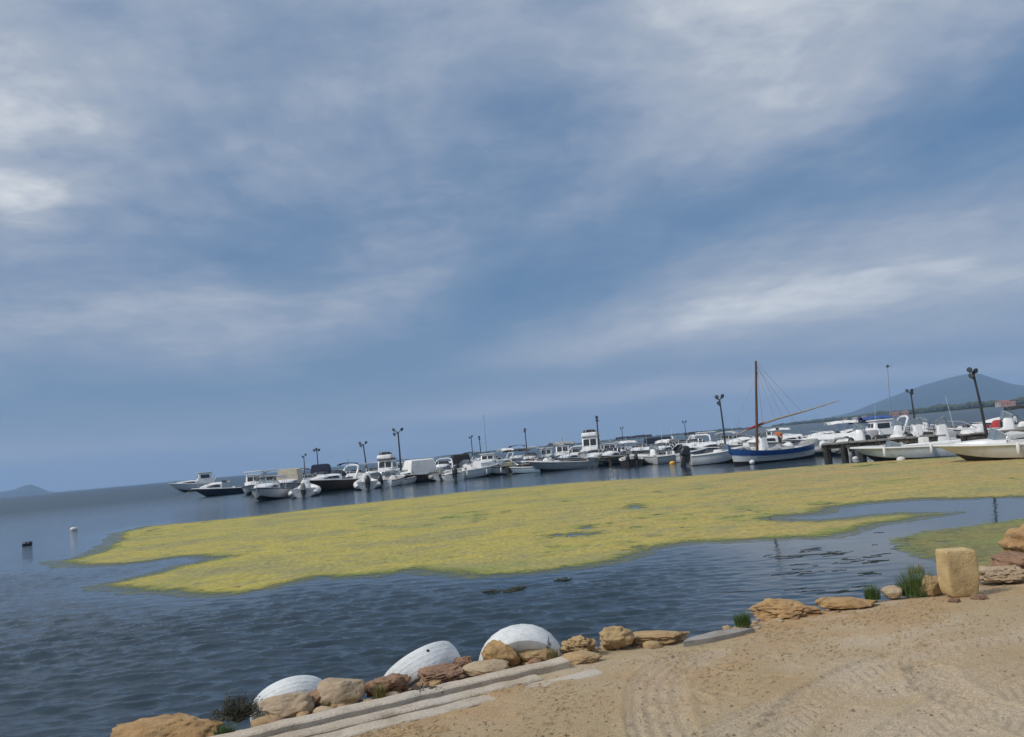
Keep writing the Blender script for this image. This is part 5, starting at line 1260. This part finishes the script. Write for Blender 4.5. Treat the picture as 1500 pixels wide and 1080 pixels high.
boat('motorboat', 921, 64.5, 92, 4.4, ['twin:black', 'conscover:grey,.4,1.0'], 'dark boat with two black outboards side by side, stern to camera', 1.9, .52, .25, hull=BROWN)
boat('motorboat', 926, 96, 185, 7.0, ['cuddy:.4', 'bimini:navy,-1.0,2.4,2.6', 'bimini:navy,1.0,2.4,1.8'], 'motorboat with long double navy sun top behind the two black outboards', 2.5, .75, .3)
boat('motorboat', 959, 64, 155, 4.6, ['console:.2', 'bench:1.2', 'bimini:white,-.9,1.75,1.2'], 'white open boat with square console and frame left of grey white boat', 1.9, .58, .28, rail='white')
boat('motorboat', 948, 84, 185, 6.8, ['cuddy:.4', 'tent:navy,3.0,1.35', 'arch:-2.4'], 'motorboat under long navy canvas behind the square console boat', 2.5, .75, .3)
boat('motorboat', 995, 63.5, 18, 4.4, ['cuddy:.4', 'screen:.0,.85,.5', 'seats', 'conscover:white,-1.0,.9'], 'grey white motorboat with dark screen above the yellow buoy', 1.9, .62, .28, hull=GELG, rail='white')
boat('cabin_boat', 985, 78, 195, 6.0, ['cuddy:.5', 'conscover:beige,.0,1.35', 'screen:.4,1.1,.5', 'arch:-1.8'], 'white cabin boat with beige cover behind the grey white motorboat', 2.3, .7, .3)
boat('motorboat', 1005, 92, 185, 6.4, ['cuddy:.4', 'bimini:black,-.9,2.2,2.0', 'screen:.3,1.1,.5'], 'motorboat with short black sun top under the thin forked lamp', 2.4, .72, .3)
boat('cabin_boat', 1018, 74, 250, 5.6, ['cuddy:.45', 'screen:.3,1.1,.5', 'arch:-1.4', 'pulpit'], 'white cabin boat facing the quay behind the big black outboard', 2.2, .7, .3)
boat('motorboat', 1028, 90, 190, 7.0, ['cuddy:.4', 'hardtop:2.05', 'seats'], 'white motorboat with long flat white roof left of a leaning lamp pole', 2.4, .72, .3, rail='white')
boat('motorboat', 1047, 54.5, 8, 3.6, ['out:black,1.3,12', 'conscover:white,.2,1.35', 'seatcover:white,-.8', 'screen:.6,.8,.4,c'], 'white boat with red bottom and very large black outboard by lateen boat', 1.8, .66, .32, bottom=REDAF, rail='white')
boat('motorboat', 1050, 66, 200, 5.4, ['conscover:white,.5,1.3', 'cuddy:.4', 'box:black,-1.5'], 'white motorboat with lumpy covers behind the red bottomed boat', 2.2, .7, .3)
boat('motorboat', 1076, 58, 262, 4.6, ['conscover:white,.9,1.15', 'conscover:white,.2,1.25', 'seatcover:beige,-.9'], 'boat stacked with square white covers at the lateen boat stem', 2.0, .7, .3)
boat('cabin_boat', 1098, 63, 215, 6.0, ['cuddy:.6', 'conscover:white,.0,1.5', 'screen:.6,1.1,.5', 'pulpit'], 'white cabin boat just behind the brown mast', 2.3, .75, .3)
boat('inflatable_boat', 1112, 56, 30, 4.6, ['console:.1', 'seatcover:grey,-1.2', 'out:black,.9'], 'inflatable with dark seats hidden behind the lateen boat amidships', 2.1)
boat('motorboat', 1135, 60, 200, 5.6, ['cuddy:.45', 'screen:.3,1.05,.45', 'seats'], 'white motorboat carrying the person in orange behind the lateen boat', 2.3, .85, .3)
boat('motorboat', 1133, 95, 190, 7.0, ['cuddy:.4', 'bimini:white,-.4,1.75,2.4'], 'far white motorboat with long thin awning right of the mast', 2.4, .7, .3)
boat('motorboat', 1160, 62, 215, 5.2, ['conscover:white,.6,1.4', 'conscover:grey,-.3,1.15', 'cuddy:.4'], 'white motorboat with white and grey covers behind the lateen boat stern', 2.2, .75, .3)
boat('inflatable_boat', 1180, 55, 160, 4.4, ['seatcover:grey,.3', 'conscover:grey,-.2,1.0', 'out:black,1.0'], 'grey inflatable with dark seat and outboard above the lateen boat stern', 2.0, rail='grey')
boat('motorboat', 1205, 60, 195, 5.4, ['tarp:white,.40'], 'boat under a humped white tarpaulin above the jetty end', 2.2, .75, .3)
boat('motorboat', 1222, 72, 190, 6.2, ['cuddy:.4', 'bimini:white,-.5,1.95,2.4', 'bimini:navy,-1.9,1.85,1.2'], 'motorboat with white awning and dark rear awning above the humped tarpaulin', 2.3, .72, .3)
boat('inflatable_boat', 1226, 53.5, 105, 4.4, ['conscover:grey,.2,1.1', 'out:black,1.0', 'seatcover:white,-.8'], 'grey inflatable with dark outboard on the left part of the jetty', 2.0, rail='grey')
boat('inflatable_boat', 1254, 53, 165, 4.8, ['console:-.1', 'seatcover:black,1.2', 'seatcover:white,-1.2'], 'white inflatable with tall white console over the jetty end', 2.1)
boat('motorboat', 1264, 72, 190, 6.4, ['cuddy:.45', 'bimini:blue,-.9,2.1,2.2', 'screen:.4,1.1,.5'], 'motorboat with blue sun top behind the tall white console', 2.4, .72, .3)
boat('cabin_boat', 1284, 62, 200, 5.6, ['cuddy:.45', 'house:1.15,-.1', 'arch:-1.7', 'out:black'], 'white cabin boat with pale arch left of the long far white hull', 2.2, .75, .3)
boat('inflatable_boat', 1295, 52, 172, 4.8, ['conscover:black,.5,1.0', 'seatcover:white,-.6', 'out:grey,1.0'], 'white inflatable with blue stripe and dark cover behind the open skiff', 2.1)
boat('motorboat', 1314, 80, 182, 6.8, ['cuddy:.3', 'seats', 'screen:.4,1.05,.3,c'], 'long white hulled motorboat, bow left, under the second lamp pole', 2.3, .95, .35, rail='white')
boat('inflatable_boat', 1337, 54, 20, 5.2, ['console:.1', 'seatcover:white,-1.1', 'out:black,1.0'], 'white inflatable with square white console just right of second lamp pole', 2.2)
boat('inflatable_boat', 1362, 52, 12, 5.4, ['seatcover:black,-.2', 'seatcover:white,.9', 'out:black,1.0'], 'white inflatable with two black outboard heads left of the tall lamp', 2.2)
boat('inflatable_boat', 1382, 46.5, 10, 4.6, ['console:-.2', 'seatcover:white,1.0'], 'white inflatable, bow right, between the skiff and the rightmost boat', 2.0)
boat('motorboat', 1425, 58, 183, 5.6, ['conscover:white,.0,1.45', 'seatcover:black,1.2', 'seatcover:white,-1.2', 'out:black,1.3'], 'white motorboat with square white console behind the tall lamp pole', 2.2, .7, .32)
boat('inflatable_boat', 1463, 62, 175, 5.4, ['tarp:red,.01', 'conscover:red,.2,1.35', 'seatcover:red,1.1', 'seatcover:white,-1.2', 'out:white,1.1'][1:], 'inflatable with bright red covers near the right frame edge', 2.2)
boat('motorboat', 1490, 66, 183, 6.0, ['cuddy:.4', 'bimini:black,-.4,1.9,2.4', 'seats'], 'motorboat with black sun top at the right frame edge', 2.3, .75, .3)
boat('inflatable_boat', 1492, 50, 178, 5.2, ['console:.6', 'seatcover:grey,-.4'], 'white inflatable cut by the right frame edge behind rightmost boat', 2.2)
boat('motorboat', 1487, 43.5, 100, 4.0, ['out:white,1.2', 'conscover:grey,.3,.8'], 'small boat with white and black outboard by the right frame edge', 1.9, .55, .26)
# the two near boats on the right
sk = boat('open_skiff', 1317, 42.0, 186, 4.7, ['bench:-.9', 'bench:.5', 'screen:.55,.62,.28,c', 'fend:-.22,.2'], 'long low white open skiff, bow left, in front of the jetty', 1.75, .56, .14, rail='white', hull=pmat('cool_white_gelcoat', (.70, .75, .80), (.62, .67, .72), 2.2, .3, stain=(.34, .34, .31), stain_amt=.3), tc=.70)
rb = boat('motorboat', 1473, 36.6, 184, 5.4, ['cuddy:.16,n', 'screen:.55,.80,.42,c', 'seats', 'fend:-.02,-.25', 'out:black,1.1'], 'rightmost near boat, white with bluish windscreen, cut by the frame edge', 2.1, .58, .14, rail='white', hull=pmat('dull_white_gelcoat', (.74, .74, .72), (.66, .66, .64), 2.2, .32, stain=(.32, .31, .27), stain_amt=.35))

# ---- more of the second and third rows
for a in [
 ('motorboat', 411, 83, 265, 5.6, ['cuddy:.4', 'screen:.3,1.05,.5', 'seats', 'out:black'], 'white motorboat with dark windscreen between the white hardtop and beige canopy'),
 ('motorboat', 452, 80, 262, 5.6, ['cuddy:.4', 'screen:.3,1.05,.45', 'conscover:white,-.5,1.3', 'pulpit'], 'white motorboat with pale covers below the faint far lamp pole'),
 ('motorboat', 519, 80, 258, 5.6, ['cuddy:.45', 'screen:.3,1.1,.5', 'conscover:white,-.8,1.2', 'pulpit'], 'white motorboat with dark windscreen right behind the radar arch cruiser'),
 ('motorboat', 546, 84, 262, 6.0, ['cuddy:.45', 'bimini:white,-.5,2.1', 'screen:.3,1.1,.5'], 'motorboat with white sun top left of the wood roofed fishing boat'),
 ('cabin_boat', 582, 83, 262, 5.8, ['cuddy:.5', 'house:1.25,-.2', 'aerial:1.5,1.8'], 'white cabin boat between the wood roofed fishing boat and white tarpaulin'),
 ('motorboat', 617, 92, 262, 5.6, ['cuddy:.4', 'conscover:black,-.2,1.35', 'screen:.5,1.0,.4'], 'motorboat with black covered helm above the right end of the white tarpaulin'),
 ('motorboat', 647, 88, 262, 5.8, ['cuddy:.45', 'screen:.3,1.1,.5', 'arch:-1.6'], 'white motorboat with pale arch left of the black canvas canopy'),
 ('motorboat', 703, 90, 262, 5.8, ['cuddy:.45', 'conscover:white,-.3,1.45', 'bimini:black,-1.1,2.1,1.4'], 'motorboat with white cover and black top left below the bare mast'),
 ('motorboat', 729, 92, 200, 6.0, ['cuddy:.45', 'arch:-1.5', 'screen:.3,1.1,.5', 'aerial:1.5,1.8'], 'white motorboat with arch right below the bare thin mast'),
 ('motorboat', 776, 93, 262, 6.0, ['cuddy:.45', 'bimini:white,-.5,2.2,2.2', 'screen:.3,1.1,.5'], 'motorboat with white sun top right behind the lone slim lamp post'),
 ('motorboat', 800, 95, 262, 6.0, ['cuddy:.45', 'house:1.35,-.2', 'aerial:1.6,1.9'], 'white boat with boxy wheelhouse behind the bow of the long launch'),
 ('motorboat', 843, 84, 262, 5.8, ['cuddy:.45', 'screen:.3,1.1,.5', 'arch:-1.5', 'seats'], 'white motorboat with arch behind the red stern cover of the launch'),
 ('motorboat', 838, 78, 230, 5.2, ['cuddy:.4', 'conscover:white,-.2,1.2', 'pulpit'], 'white motorboat with white cover tucked between launch stern and flybridge cruiser'),
 ('motorboat', 884, 92, 262, 6.0, ['cuddy:.45', 'bimini:grey,-.5,2.2,2.2', 'screen:.3,1.1,.5'], 'motorboat with grey sun top right of the flybridge cruiser lamp pole'),
 ('motorboat', 906, 76, 250, 5.0, ['cuddy:.4', 'screen:.3,1.0,.45', 'conscover:white,-.6,1.1', 'pulpit'], 'white motorboat with rails in the second row left of twin outboards'),
 ('motorboat', 936, 78, 255, 5.4, ['cuddy:.45', 'screen:.3,1.05,.5', 'conscover:white,-.6,1.3', 'pulpit'], 'white motorboat with dark windscreen just above the twin black outboards'),
 ('motorboat', 957, 76, 248, 5.4, ['cuddy:.45', 'conscover:white,-.1,1.45', 'pulpit', 'aerial:1.6,1.3'], 'white motorboat with tall white cover behind the square console boat'),
 ('motorboat', 972, 72, 240, 5.0, ['cuddy:.45', 'screen:.3,1.0,.45', 'seats', 'pulpit'], 'white motorboat with rails between square console boat and yellow buoy'),
 ('motorboat', 1000, 80, 258, 5.6, ['cuddy:.45', 'screen:.3,1.1,.5', 'conscover:white,-.7,1.3'], 'white motorboat with white helm cover in second row above the yellow buoy'),
 ('motorboat', 1036, 72, 255, 5.4, ['cuddy:.45', 'conscover:white,-.1,1.35', 'conscover:black,-1.3,1.2'], 'motorboat with white and black covers under the leaning forked lamp'),
 ('motorboat', 1062, 78, 258, 5.8, ['cuddy:.45', 'screen:.3,1.1,.5', 'bimini:white,-.6,1.9'], 'motorboat with white sun top just right of the leaning forked lamp'),
 ('motorboat', 1087, 74, 258, 5.8, ['cuddy:.5', 'conscover:white,-.2,1.5', 'screen:.5,1.1,.5'], 'motorboat with white cover behind the low end of the slanting yard'),
 ('motorboat', 1118, 72, 250, 5.8, ['cuddy:.5', 'screen:.3,1.15,.5', 'conscover:white,-.6,1.3', 'pulpit'], 'white motorboat directly right of the brown mast in the second row'),
 ('motorboat', 1150, 76, 262, 5.8, ['cuddy:.5', 'conscover:white,-.2,1.5', 'conscover:white,-1.2,1.2'], 'motorboat under two white covers right of the person in orange'),
 ('motorboat', 1172, 70, 200, 5.6, ['cuddy:.45', 'conscover:white,.2,1.4', 'conscover:grey,-.8,1.2', 'out:black'], 'white motorboat with black outboard in second row above lateen boat stern'),
 ('motorboat', 1193, 66, 215, 5.4, ['conscover:white,.4,1.35', 'conscover:white,-.6,1.15', 'seatcover:grey,1.3'], 'white motorboat with two white lumps left of the humped tarpaulin'),
 ('motorboat', 1240, 62, 200, 5.4, ['conscover:white,.4,1.5', 'seatcover:black,-.6', 'out:black', 'cuddy:.35'], 'white motorboat with black outboard between humped tarpaulin and tall console'),
 ('inflatable_boat', 1272, 57, 190, 4.8, ['conscover:grey,.0,1.3', 'seatcover:white,1.0', 'out:black'], 'white inflatable with grey helm cover above the bow of the open skiff'),
 ('inflatable_boat', 1316, 58, 185, 5.0, ['console:.2', 'seatcover:grey,-.8', 'out:black'], 'white inflatable with white console under the long far hull'),
 ('inflatable_boat', 1346, 62, 175, 5.0, ['console:-.2', 'seatcover:black,1.0', 'out:black'], 'white inflatable with black seat farther out behind the second lamp pole'),
 ('motorboat', 1390, 58, 190, 5.4, ['conscover:white,.0,1.2', 'seatcover:black,-1.0', 'seats', 'out:black,1.3'], 'white motorboat with black outboard left behind the tall lamp pole'),
 ('inflatable_boat', 1404, 50, 15, 4.8, ['seatcover:white,.3', 'conscover:grey,-.6,1.0', 'out:black'], 'white inflatable bow to the right behind the rightmost near boat bow'),
 ('motorboat', 1450, 54, 185, 5.2, ['conscover:white,.2,1.1', 'seatcover:black,-.7', 'out:black'], 'white motorboat with dark seat right of the tall lamp pole'),
]:
    if a[1] % 3 == 0: a[5].append('aerial:1.7,1.2')
    if a[1] % 2 == 0 and 'pulpit' not in a[5] and a[0] != 'inflatable_boat': a[5].append('pulpit')
    boat(*a, random.choice([2.1, 2.2, 2.3]), .66, .3)
# ---- the lateen rigged boat
def lateen():
    a, c = P(1074, 683), P(1194, 670); L = (c - a).length * 1.06; mid = (a + c) / 2 + Vector((.25, .75, 0)); hd = math.atan2(a.y - c.y, a.x - c.x); B = L * .33
    t = thing('lateen_boat', (mid.x, mid.y, 0), hd, 'blue and white wooden sailing boat with brown mast and long slanting yard', 'sailing boat', GROUP); n = 22
    def st(u):
        s = 2 * u - 1; w = B / 2 * (1 - abs(s) ** 2.4) ** .75 if abs(s) < 1 else 0; z = .68 + .24 * abs(s) ** 2.2 + (.08 * s ** 2 if s > 0 else 0); return L * s / 2, max(w, .02), z
    def hull(z0f, z1f, inset=0.0):
        def fn(b):
            rings = []
            for i in range(n + 1):
                x, w, z = st(i / n); rg = []
                for f in (z1f, (z1f * 2 + z0f) / 3, (z1f + 2 * z0f) / 3, z0f): zz = -.3 + (z + .3) * f; ww = (w + inset) * min(1, (.05 + f) ** .42); rg.append((x * (.90 + .10 * f), ww, zz))
                rings.append(rg + [(p[0], -p[1], p[2]) for p in reversed(rg)])
            b.loft(rings, False, False); b.add(rings[0], [tuple(range(8))]); b.add(rings[-1], [tuple(range(8))])
        return fn
    part('hull', 'lh', hull(.40, .70), GEL, t); part('hull_bottom', 'lhb', hull(.06, .4001), ANTIF, t); part('top_strake', 'lst', hull(.70, 1.0, .025), pmat('blue_paint', (.022, .085, .30), (.03, .11, .34), 4, .4, stain=(.10, .16, .30), stain_amt=.4), t)
    def dk(b):
        rings = []
        for i in range(n + 1):
            x, w, z = st(i / n); u = abs(2 * i / n - 1); sole = z - .03 if u > .55 else .30; i2 = max(.01, w - .12); rings.append([(x, w, z + .005), (x, i2, z + .01), (x, i2 * .97, sole), (x, -i2 * .97, sole), (x, -i2, z + .01), (x, -w, z + .005)])
        b.loft(rings, False, False)
    part('deck', 'ldk', dk, pmat('grey_deck', (.45, .44, .41), (.35, .34, .31), 5, .7, stain=(.2, .18, .15)), t)
    xb, _, zb = st(1.0); part('stem_post', 'lsp', lambda b: b.rbox((L / 2 + .0, 0, zb - .30), (.14, .10, .55), .04, (1.0, .9), (.05, 0)), MATS['blue_paint'], t)
    xm = L * .20
    part('mast', 'lm', lambda b: b.tube([(xm, 0, .25), (xm - .34, 0, 3.0), (xm - .74, 0, 6.15)], [.085, .08, .06], 10), WOODB, t)
    # yard: from low at the bow side to high beyond the stern
    Q = t.matrix_world
    def world_at(px, py, ref):
        d = ray(px, py); k = ref.y / d.y; return Vector((d.x * k, d.y * k, CAM_H + d.z * k))
    rz = Matrix.Rotation(-hd, 4, 'Z'); loc = lambda px, py: rz @ (world_at(px, py, Vector((mid.x, mid.y - .15, 0))) - mid)
    y0, y1, y2 = loc(1079, 637), loc(1135, 614.5), loc(1229, 587)
    part('yard', 'ly', lambda b: b.tube([y0, y0.lerp(y1, .5) + Vector((0, 0, .03)), y1, y1.lerp(y2, .5) + Vector((0, 0, -.03)), y2], [.035, .06, .07, .055, .025], 8), SPAR, t)
    fs = [y0.lerp(y1, k) for k in (.25, .45, .62, .8)]
    part('furled_sail', 'lfs', lambda b: b.tube([p + Vector((0, 0, .05)) for p in fs], [.04, .085, .08, .03], 8), CV['red'], t)
    mt = Vector((xm - .74, 0, 6.1)); ym = y1.lerp(y2, .42); yb = y1.lerp(y2, .12)
    for i, e in enumerate([ym, yb, Vector((-L * .40, .3, .8)), Vector((-.1, -B * .45, .7)), Vector((-.1, B * .45, .7)), Vector((L * .49, 0, 1.0))]):
        tube_thing(t, 'rope', [mt - Vector((0, 0, .15 * i)), mt.lerp(e, .5) - Vector((0, 0, .06)), e], .009, ROPE, 'lr%d' % i)
    for x in (-1.3, -.4): s = part('thwart', 'lth', lambda b: b.box((0, 0, 0), (.26, B * .8, .05)), WOODB, t); s.location = (x, 0, .52)
    for x, m_, h in ((-.9, 'grey', .55), (.2, 'grey', .62), (-1.9, 'white', .4)):
        o = part('gear_cover', ('lg', x), f_lump(.9, 1.0, h, x * 5), CV[m_], t); o.location = (x, 0, .42)
    part('fender', 'lf', lambda b: b.sphere((L * .36, B * .42, .12), .16, 8, (1, 1, .9)), TUBE, t)
lateen()
# ------------------------------------------------------------------ jetties and lamp poles
M_dk = pmat('jetty_boards', (.26, .24, .21), (.17, .155, .135), 3, .85, .5, 30, stretch=(1, 6, 1)); M_pile = pmat('jetty_pile', (.035, .032, .026), (.06, .055, .04), 4, .8, .6, 12); M_beam = pmat('jetty_beam', (.13, .115, .09), (.085, .075, .06), 4, .85)
def jetty(label, A, B, w, z=.82, step=1.5, seed=1):
    d = (B - A); L = d.length; hd = math.atan2(d.y, d.x); t = thing('jetty', (A.x, A.y, 0), hd, label, 'jetty'); rnd = random.Random(seed)
    n = int(L / .45)
    b = MB()
    for i in range(n): b.box((L * (i + .5) / n, rnd.gauss(0, .02), z + rnd.gauss(0, .006)), (L / n * .93, w + rnd.gauss(0, .05), .06))
    if L < 20:
        bxm = MB(); bxm.box((0, 0, 0), (L / n * .93, w, .06)); me = bxm.mesh('plank', M_dk, 0)
        for i in range(n): o = link('plank', me, t); o.location = (L * (i + .5) / n, rnd.gauss(0, .02), z + rnd.gauss(0, .006))
    else: tag(link('planking', b.mesh('planking', M_dk, 0), t), kind='stuff')
    for y in (-w * .42, w * .42): o = part('beam', ('jb', L), lambda q: q.box((L / 2, 0, 0), (L, .14, .22)), M_beam, t); o.location = (0, y, z - .15)
    k = 0.25
    while k < L:
        for y in (-w * .42, w * .42): o = part('pile', ('jp', z), lambda q: q.tube([(0, 0, -1.2), (0, 0, z - .05)], .15, 8), M_pile, t); o.location = (k + rnd.gauss(0, .08), y * 1.02, 0)
        k += step
    return t
ja = az(1199, 47.0); jq = az(1235, 46.0); jd = Vector((jq.y, -jq.x, 0)).normalized()
jt = jetty('near wooden jetty end on dark piles between lateen boat and open skiff', ja, ja + jd * 6.0, 2.3, .86, .85, 2)
jetty('short jetty behind the rightmost near boat carrying the tall lamp pole', az(1398, 46.5), az(1398, 46.5) + jd * 5.5, 2.0, .8, 1.3, 8)
jetty('long jetty hidden behind the front row of boats', az(375, 79), az(1085, 70), 2.2, .75, 3, 3)
jetty('second long jetty farther out behind the moored boats', az(430, 118), az(1085, 108), 2.2, .8, 4, 4)
jetty('far jetty behind the boats on the right', az(1090, 84), az(1500, 70), 2.2, .8, 4, 5)
M_pole = pmat('dark_galvanised', (.045, .048, .052), (.03, .032, .035), 3, .55); M_lamp = pmat('dark_floodlight', (.03, .032, .035), (.05, .052, .055), 4, .45); M_lens = pmat('floodlight_lens', (.10, .11, .12), rough=.2)
def f_head(s): return lambda b: (b.lathe([(.001, -.16 * s), (.10 * s, -.15 * s), (.22 * s, .02 * s), (.24 * s, .10 * s), (.225 * s, .11 * s)], 12, 'y'), b.box((0, -.05 * s, -.24 * s), (.10 * s, .06 * s, .20 * s)))
def f_lens(s): return lambda b: b.lathe([(.001, .115 * s), (.225 * s, .10 * s)], 12, 'y')
def pole(tx, ty, D, bx, heads, label, s=1.0, r=.085, by=None):
    base = az(bx, D, .78); k = D; d = ray(tx, ty); kk = base.y / d.y; top = Vector((d.x * kk, base.y, CAM_H + d.z * kk))
    t = thing('lamp_pole', base, 0, label, 'lamp pole', 'lamp poles on the jetties'); v = top - base
    s *= .9
    part('pole', ('pl', label), lambda b: b.tube([(0, 0, -.1), v * .5 + Vector((.02, 0, 0)), v], [r * .9, r * .72, r * .58], 8), M_pole, t)
    for i, (hx, hz, yaw) in enumerate(heads):
        tube_thing(t, 'bracket', [v - Vector((0, 0, .12)), v + Vector((hx * .6 * s, 0, hz * .6 * s)), v + Vector((hx * s, 0, hz * s))], .03, M_pole, ('br', label, i))
        o = part('floodlight', ('fh', s), f_head(s * .72), M_lamp, t); o.location = v + Vector((hx * s, -.05, hz * s)); o.rotation_euler = (R(-12), 0, R(yaw)); part('lens', ('ln', s), f_lens(s * .72), M_lens, o)
    return t
V2 = [(-.22, .22, 150), (.24, .25, 210)]
pole(1425, 544, 45.3, 1439, [(-.24, .12, 150), (.12, .02, 200), (-.16, -.28, 120)], 'tall leaning lamp pole in front of the hill, three round heads', .85, .08)
pole(1334, 575, 75, 1338, [(-.34, .22, 120), (.08, .20, 200), (.12, -.08, 230)], 'lamp pole left of the hill top with a sideways arm', .95, .09)
pole(1054, 585, 60, 1060, [(-.20, .20, 150), (.22, .24, 210), (-.10, -.30, 160)], 'leaning lamp pole left of the brown mast, forked head and lower lamp', 1.0, .085)
pole(874, 613, 78, 876, [(0, .12, 180), (.02, -.22, 170)], 'straight lamp pole above the flybridge cruiser, narrow head', 1.0, .10)
pole(769, 630, 92, 771, [(0, .08, 180), (-.03, -.2, 160)], 'slim lamp post with narrow head right of the dark blue sun top', .95, .09)
pole(583, 633, 74, 586, [(-.42, .28, 140), (.40, .26, 220), (-.36, -.18, 150)], 'tall lamp pole with three spread heads above the white tarpaulin boat', 1.0, .11)
pole(532, 651, 86, 537, [(-.36, .18, 140), (.34, .20, 220), (-.28, -.12, 150)], 'lamp pole with three spread heads right of the radar arch cruiser', 1.0, .10)
pole(464, 660, 108, 466, [(-.34, .06, 150), (.30, .06, 210), (-.02, .2, 180)], 'lamp pole with flat wide head above the rounded navy canopy', 1.1, .10)
pole(445, 669, 128, 446, [(-.16, .02, 150), (.30, .30, 210)], 'faint far lamp pole left of the flat wide headed one', 1.1, .10)
pole(690, 641, 120, 692, [(-.24, .02, 150), (.14, .20, 210)], 'far lamp pole with forked head left of the bare thin mast', 1.0, .10)
pole(702, 641, 114, 704, [(0, .10, 180), (.02, -.25, 170)], 'far lamp pole with narrow head directly left of bare thin mast', 1.0, .10)
pole(911, 630, 130, 912, [(-.28, .45, 150), (.22, .50, 210)], 'faint far lamp pole with thin fork right of the flybridge cruiser', .8, .07)
pole(1003, 621, 122, 1004, [(-.30, .40, 150), (.20, .42, 210)], 'far lamp pole with thin fork above the grey white motorboat', .95, .08)
t_ = az(1303, 150, .3); tm_ = thing('signal_mast', t_, 0, 'thin pale tall mast with small arms far behind the open skiff', 'mast')
part('pole', 'smp', lambda b: b.tube([(0, 0, 0), (.85, 0, 10.2)], [.09, .05], 6), pmat('pale_metal', (.30, .32, .34), rough=.5), tm_); part('arm', 'sma', lambda b: b.tube([(.4, 0, 10.2), (.85, 0, 10.05), (1.6, 0, 10.4)], .05, 5), MATS['pale_metal'], tm_); part('beacon', 'smb', lambda b: b.rbox((.85, 0, 10.1), (.35, .3, .4), .1), M_lamp, tm_)

# ------------------------------------------------------------------ the person in orange
def person():
    c = az(1138, 60); t = thing('person', (c.x, c.y, .18), R(-20), 'person in an orange jacket standing in a white boat', 'person')
    def skin(name, verts, edges, rads, mat, sub=2):
        me = bpy.data.meshes.new(name); me.from_pydata(verts, edges, []); o = link(name, me, t); sk_ = o.modifiers.new('skin', 'SKIN')
        for i, rr in enumerate(rads): me.skin_vertices[0].data[i].radius = (rr, rr)
        me.skin_vertices[0].data[0].use_root = True; sb = o.modifiers.new('sub', 'SUBSURF'); sb.levels = sub; sb.render_levels = sub
        dg = bpy.context.evaluated_depsgraph_get(); e = bpy.data.meshes.new_from_object(o.evaluated_get(dg)); o.modifiers.clear(); o.data = e; e.materials.clear(); e.materials.append(mat); e.shade_smooth(); return o
    sk = pmat('skin', (.42, .25, .17), rough=.6); org = pmat('orange_jacket', (.62, .17, .025), (.5, .13, .02), 14, .75); trs = pmat('dark_trousers', (.03, .035, .05), rough=.85)
    vs = [(0, 0, .88), (0, 0, 1.08), (0, .0, 1.32), (0, 0, 1.46), (0, -.02, 1.54), (0, -.04, 1.64), (.10, 0, .84), (.12, -.02, .48), (.12, .02, .08), (.12, -.14, .03), (-.10, 0, .84), (-.12, -.02, .48), (-.12, .02, .08), (-.12, -.14, .03), (.19, 0, 1.38), (.26, .02, 1.14), (.22, -.16, .96), (.20, -.24, .92), (-.19, 0, 1.38), (-.26, .02, 1.14), (-.22, -.16, .96), (-.20, -.24, .92)]
    ed = [(0, 1), (1, 2), (2, 3), (3, 4), (4, 5), (0, 6), (6, 7), (7, 8), (8, 9), (0, 10), (10, 11), (11, 12), (12, 13), (2, 14), (14, 15), (15, 16), (16, 17), (2, 18), (18, 19), (19, 20), (20, 21)]
    rd = [.13, .12, .15, .07, .055, .10, .10, .065, .045, .04, .10, .065, .045, .04, .065, .05, .038, .035, .065, .05, .038, .035]
    skin('body', vs, ed, rd, sk)
    skin('jacket', [(0, 0, .84), (0, 0, 1.08), (0, 0, 1.34), (0, 0, 1.44), (.20, 0, 1.38), (.265, .02, 1.14), (.225, -.14, .98), (-.20, 0, 1.38), (-.265, .02, 1.14), (-.225, -.14, .98)], [(0, 1), (1, 2), (2, 3), (2, 4), (4, 5), (5, 6), (2, 7), (7, 8), (8, 9)], [.17, .16, .19, .085, .085, .07, .055, .085, .07, .055], org)
    skin('trousers', [(0, 0, .92), (.10, 0, .82), (.12, -.02, .48), (.12, .02, .12), (-.10, 0, .82), (-.12, -.02, .48), (-.12, .02, .12)], [(0, 1), (1, 2), (2, 3), (0, 4), (4, 5), (5, 6)], [.15, .115, .085, .07, .115, .085, .07], trs)
    part('hair', 'hr', lambda b: b.sphere((0, .0, 1.70), .115, 8, (1, 1.1, .85)), pmat('dark_hair', (.02, .015, .012), rough=.7), t)
person()
# ------------------------------------------------------------------ air
def haze():
    b = MB(); b.box((0, 0, 88), (10800, 10800, 184)); mt = bpy.data.materials.new('haze'); mt.use_nodes = True; nt = mt.node_tree; nt.nodes.clear()
    v = nt.nodes.new('ShaderNodeVolumePrincipled'); v.inputs['Color'].default_value = (.44, .68, 1.0, 1); v.inputs['Density'].default_value = 2.4e-4; v.inputs['Anisotropy'].default_value = .0
    o = nt.nodes.new('ShaderNodeOutputMaterial'); nt.links.new(v.outputs[0], o.inputs['Volume'])
    tag(link('haze', b.mesh('haze', mt, 0)), 'thin sea haze in the air over the bay', 'haze', kind='stuff')
haze()
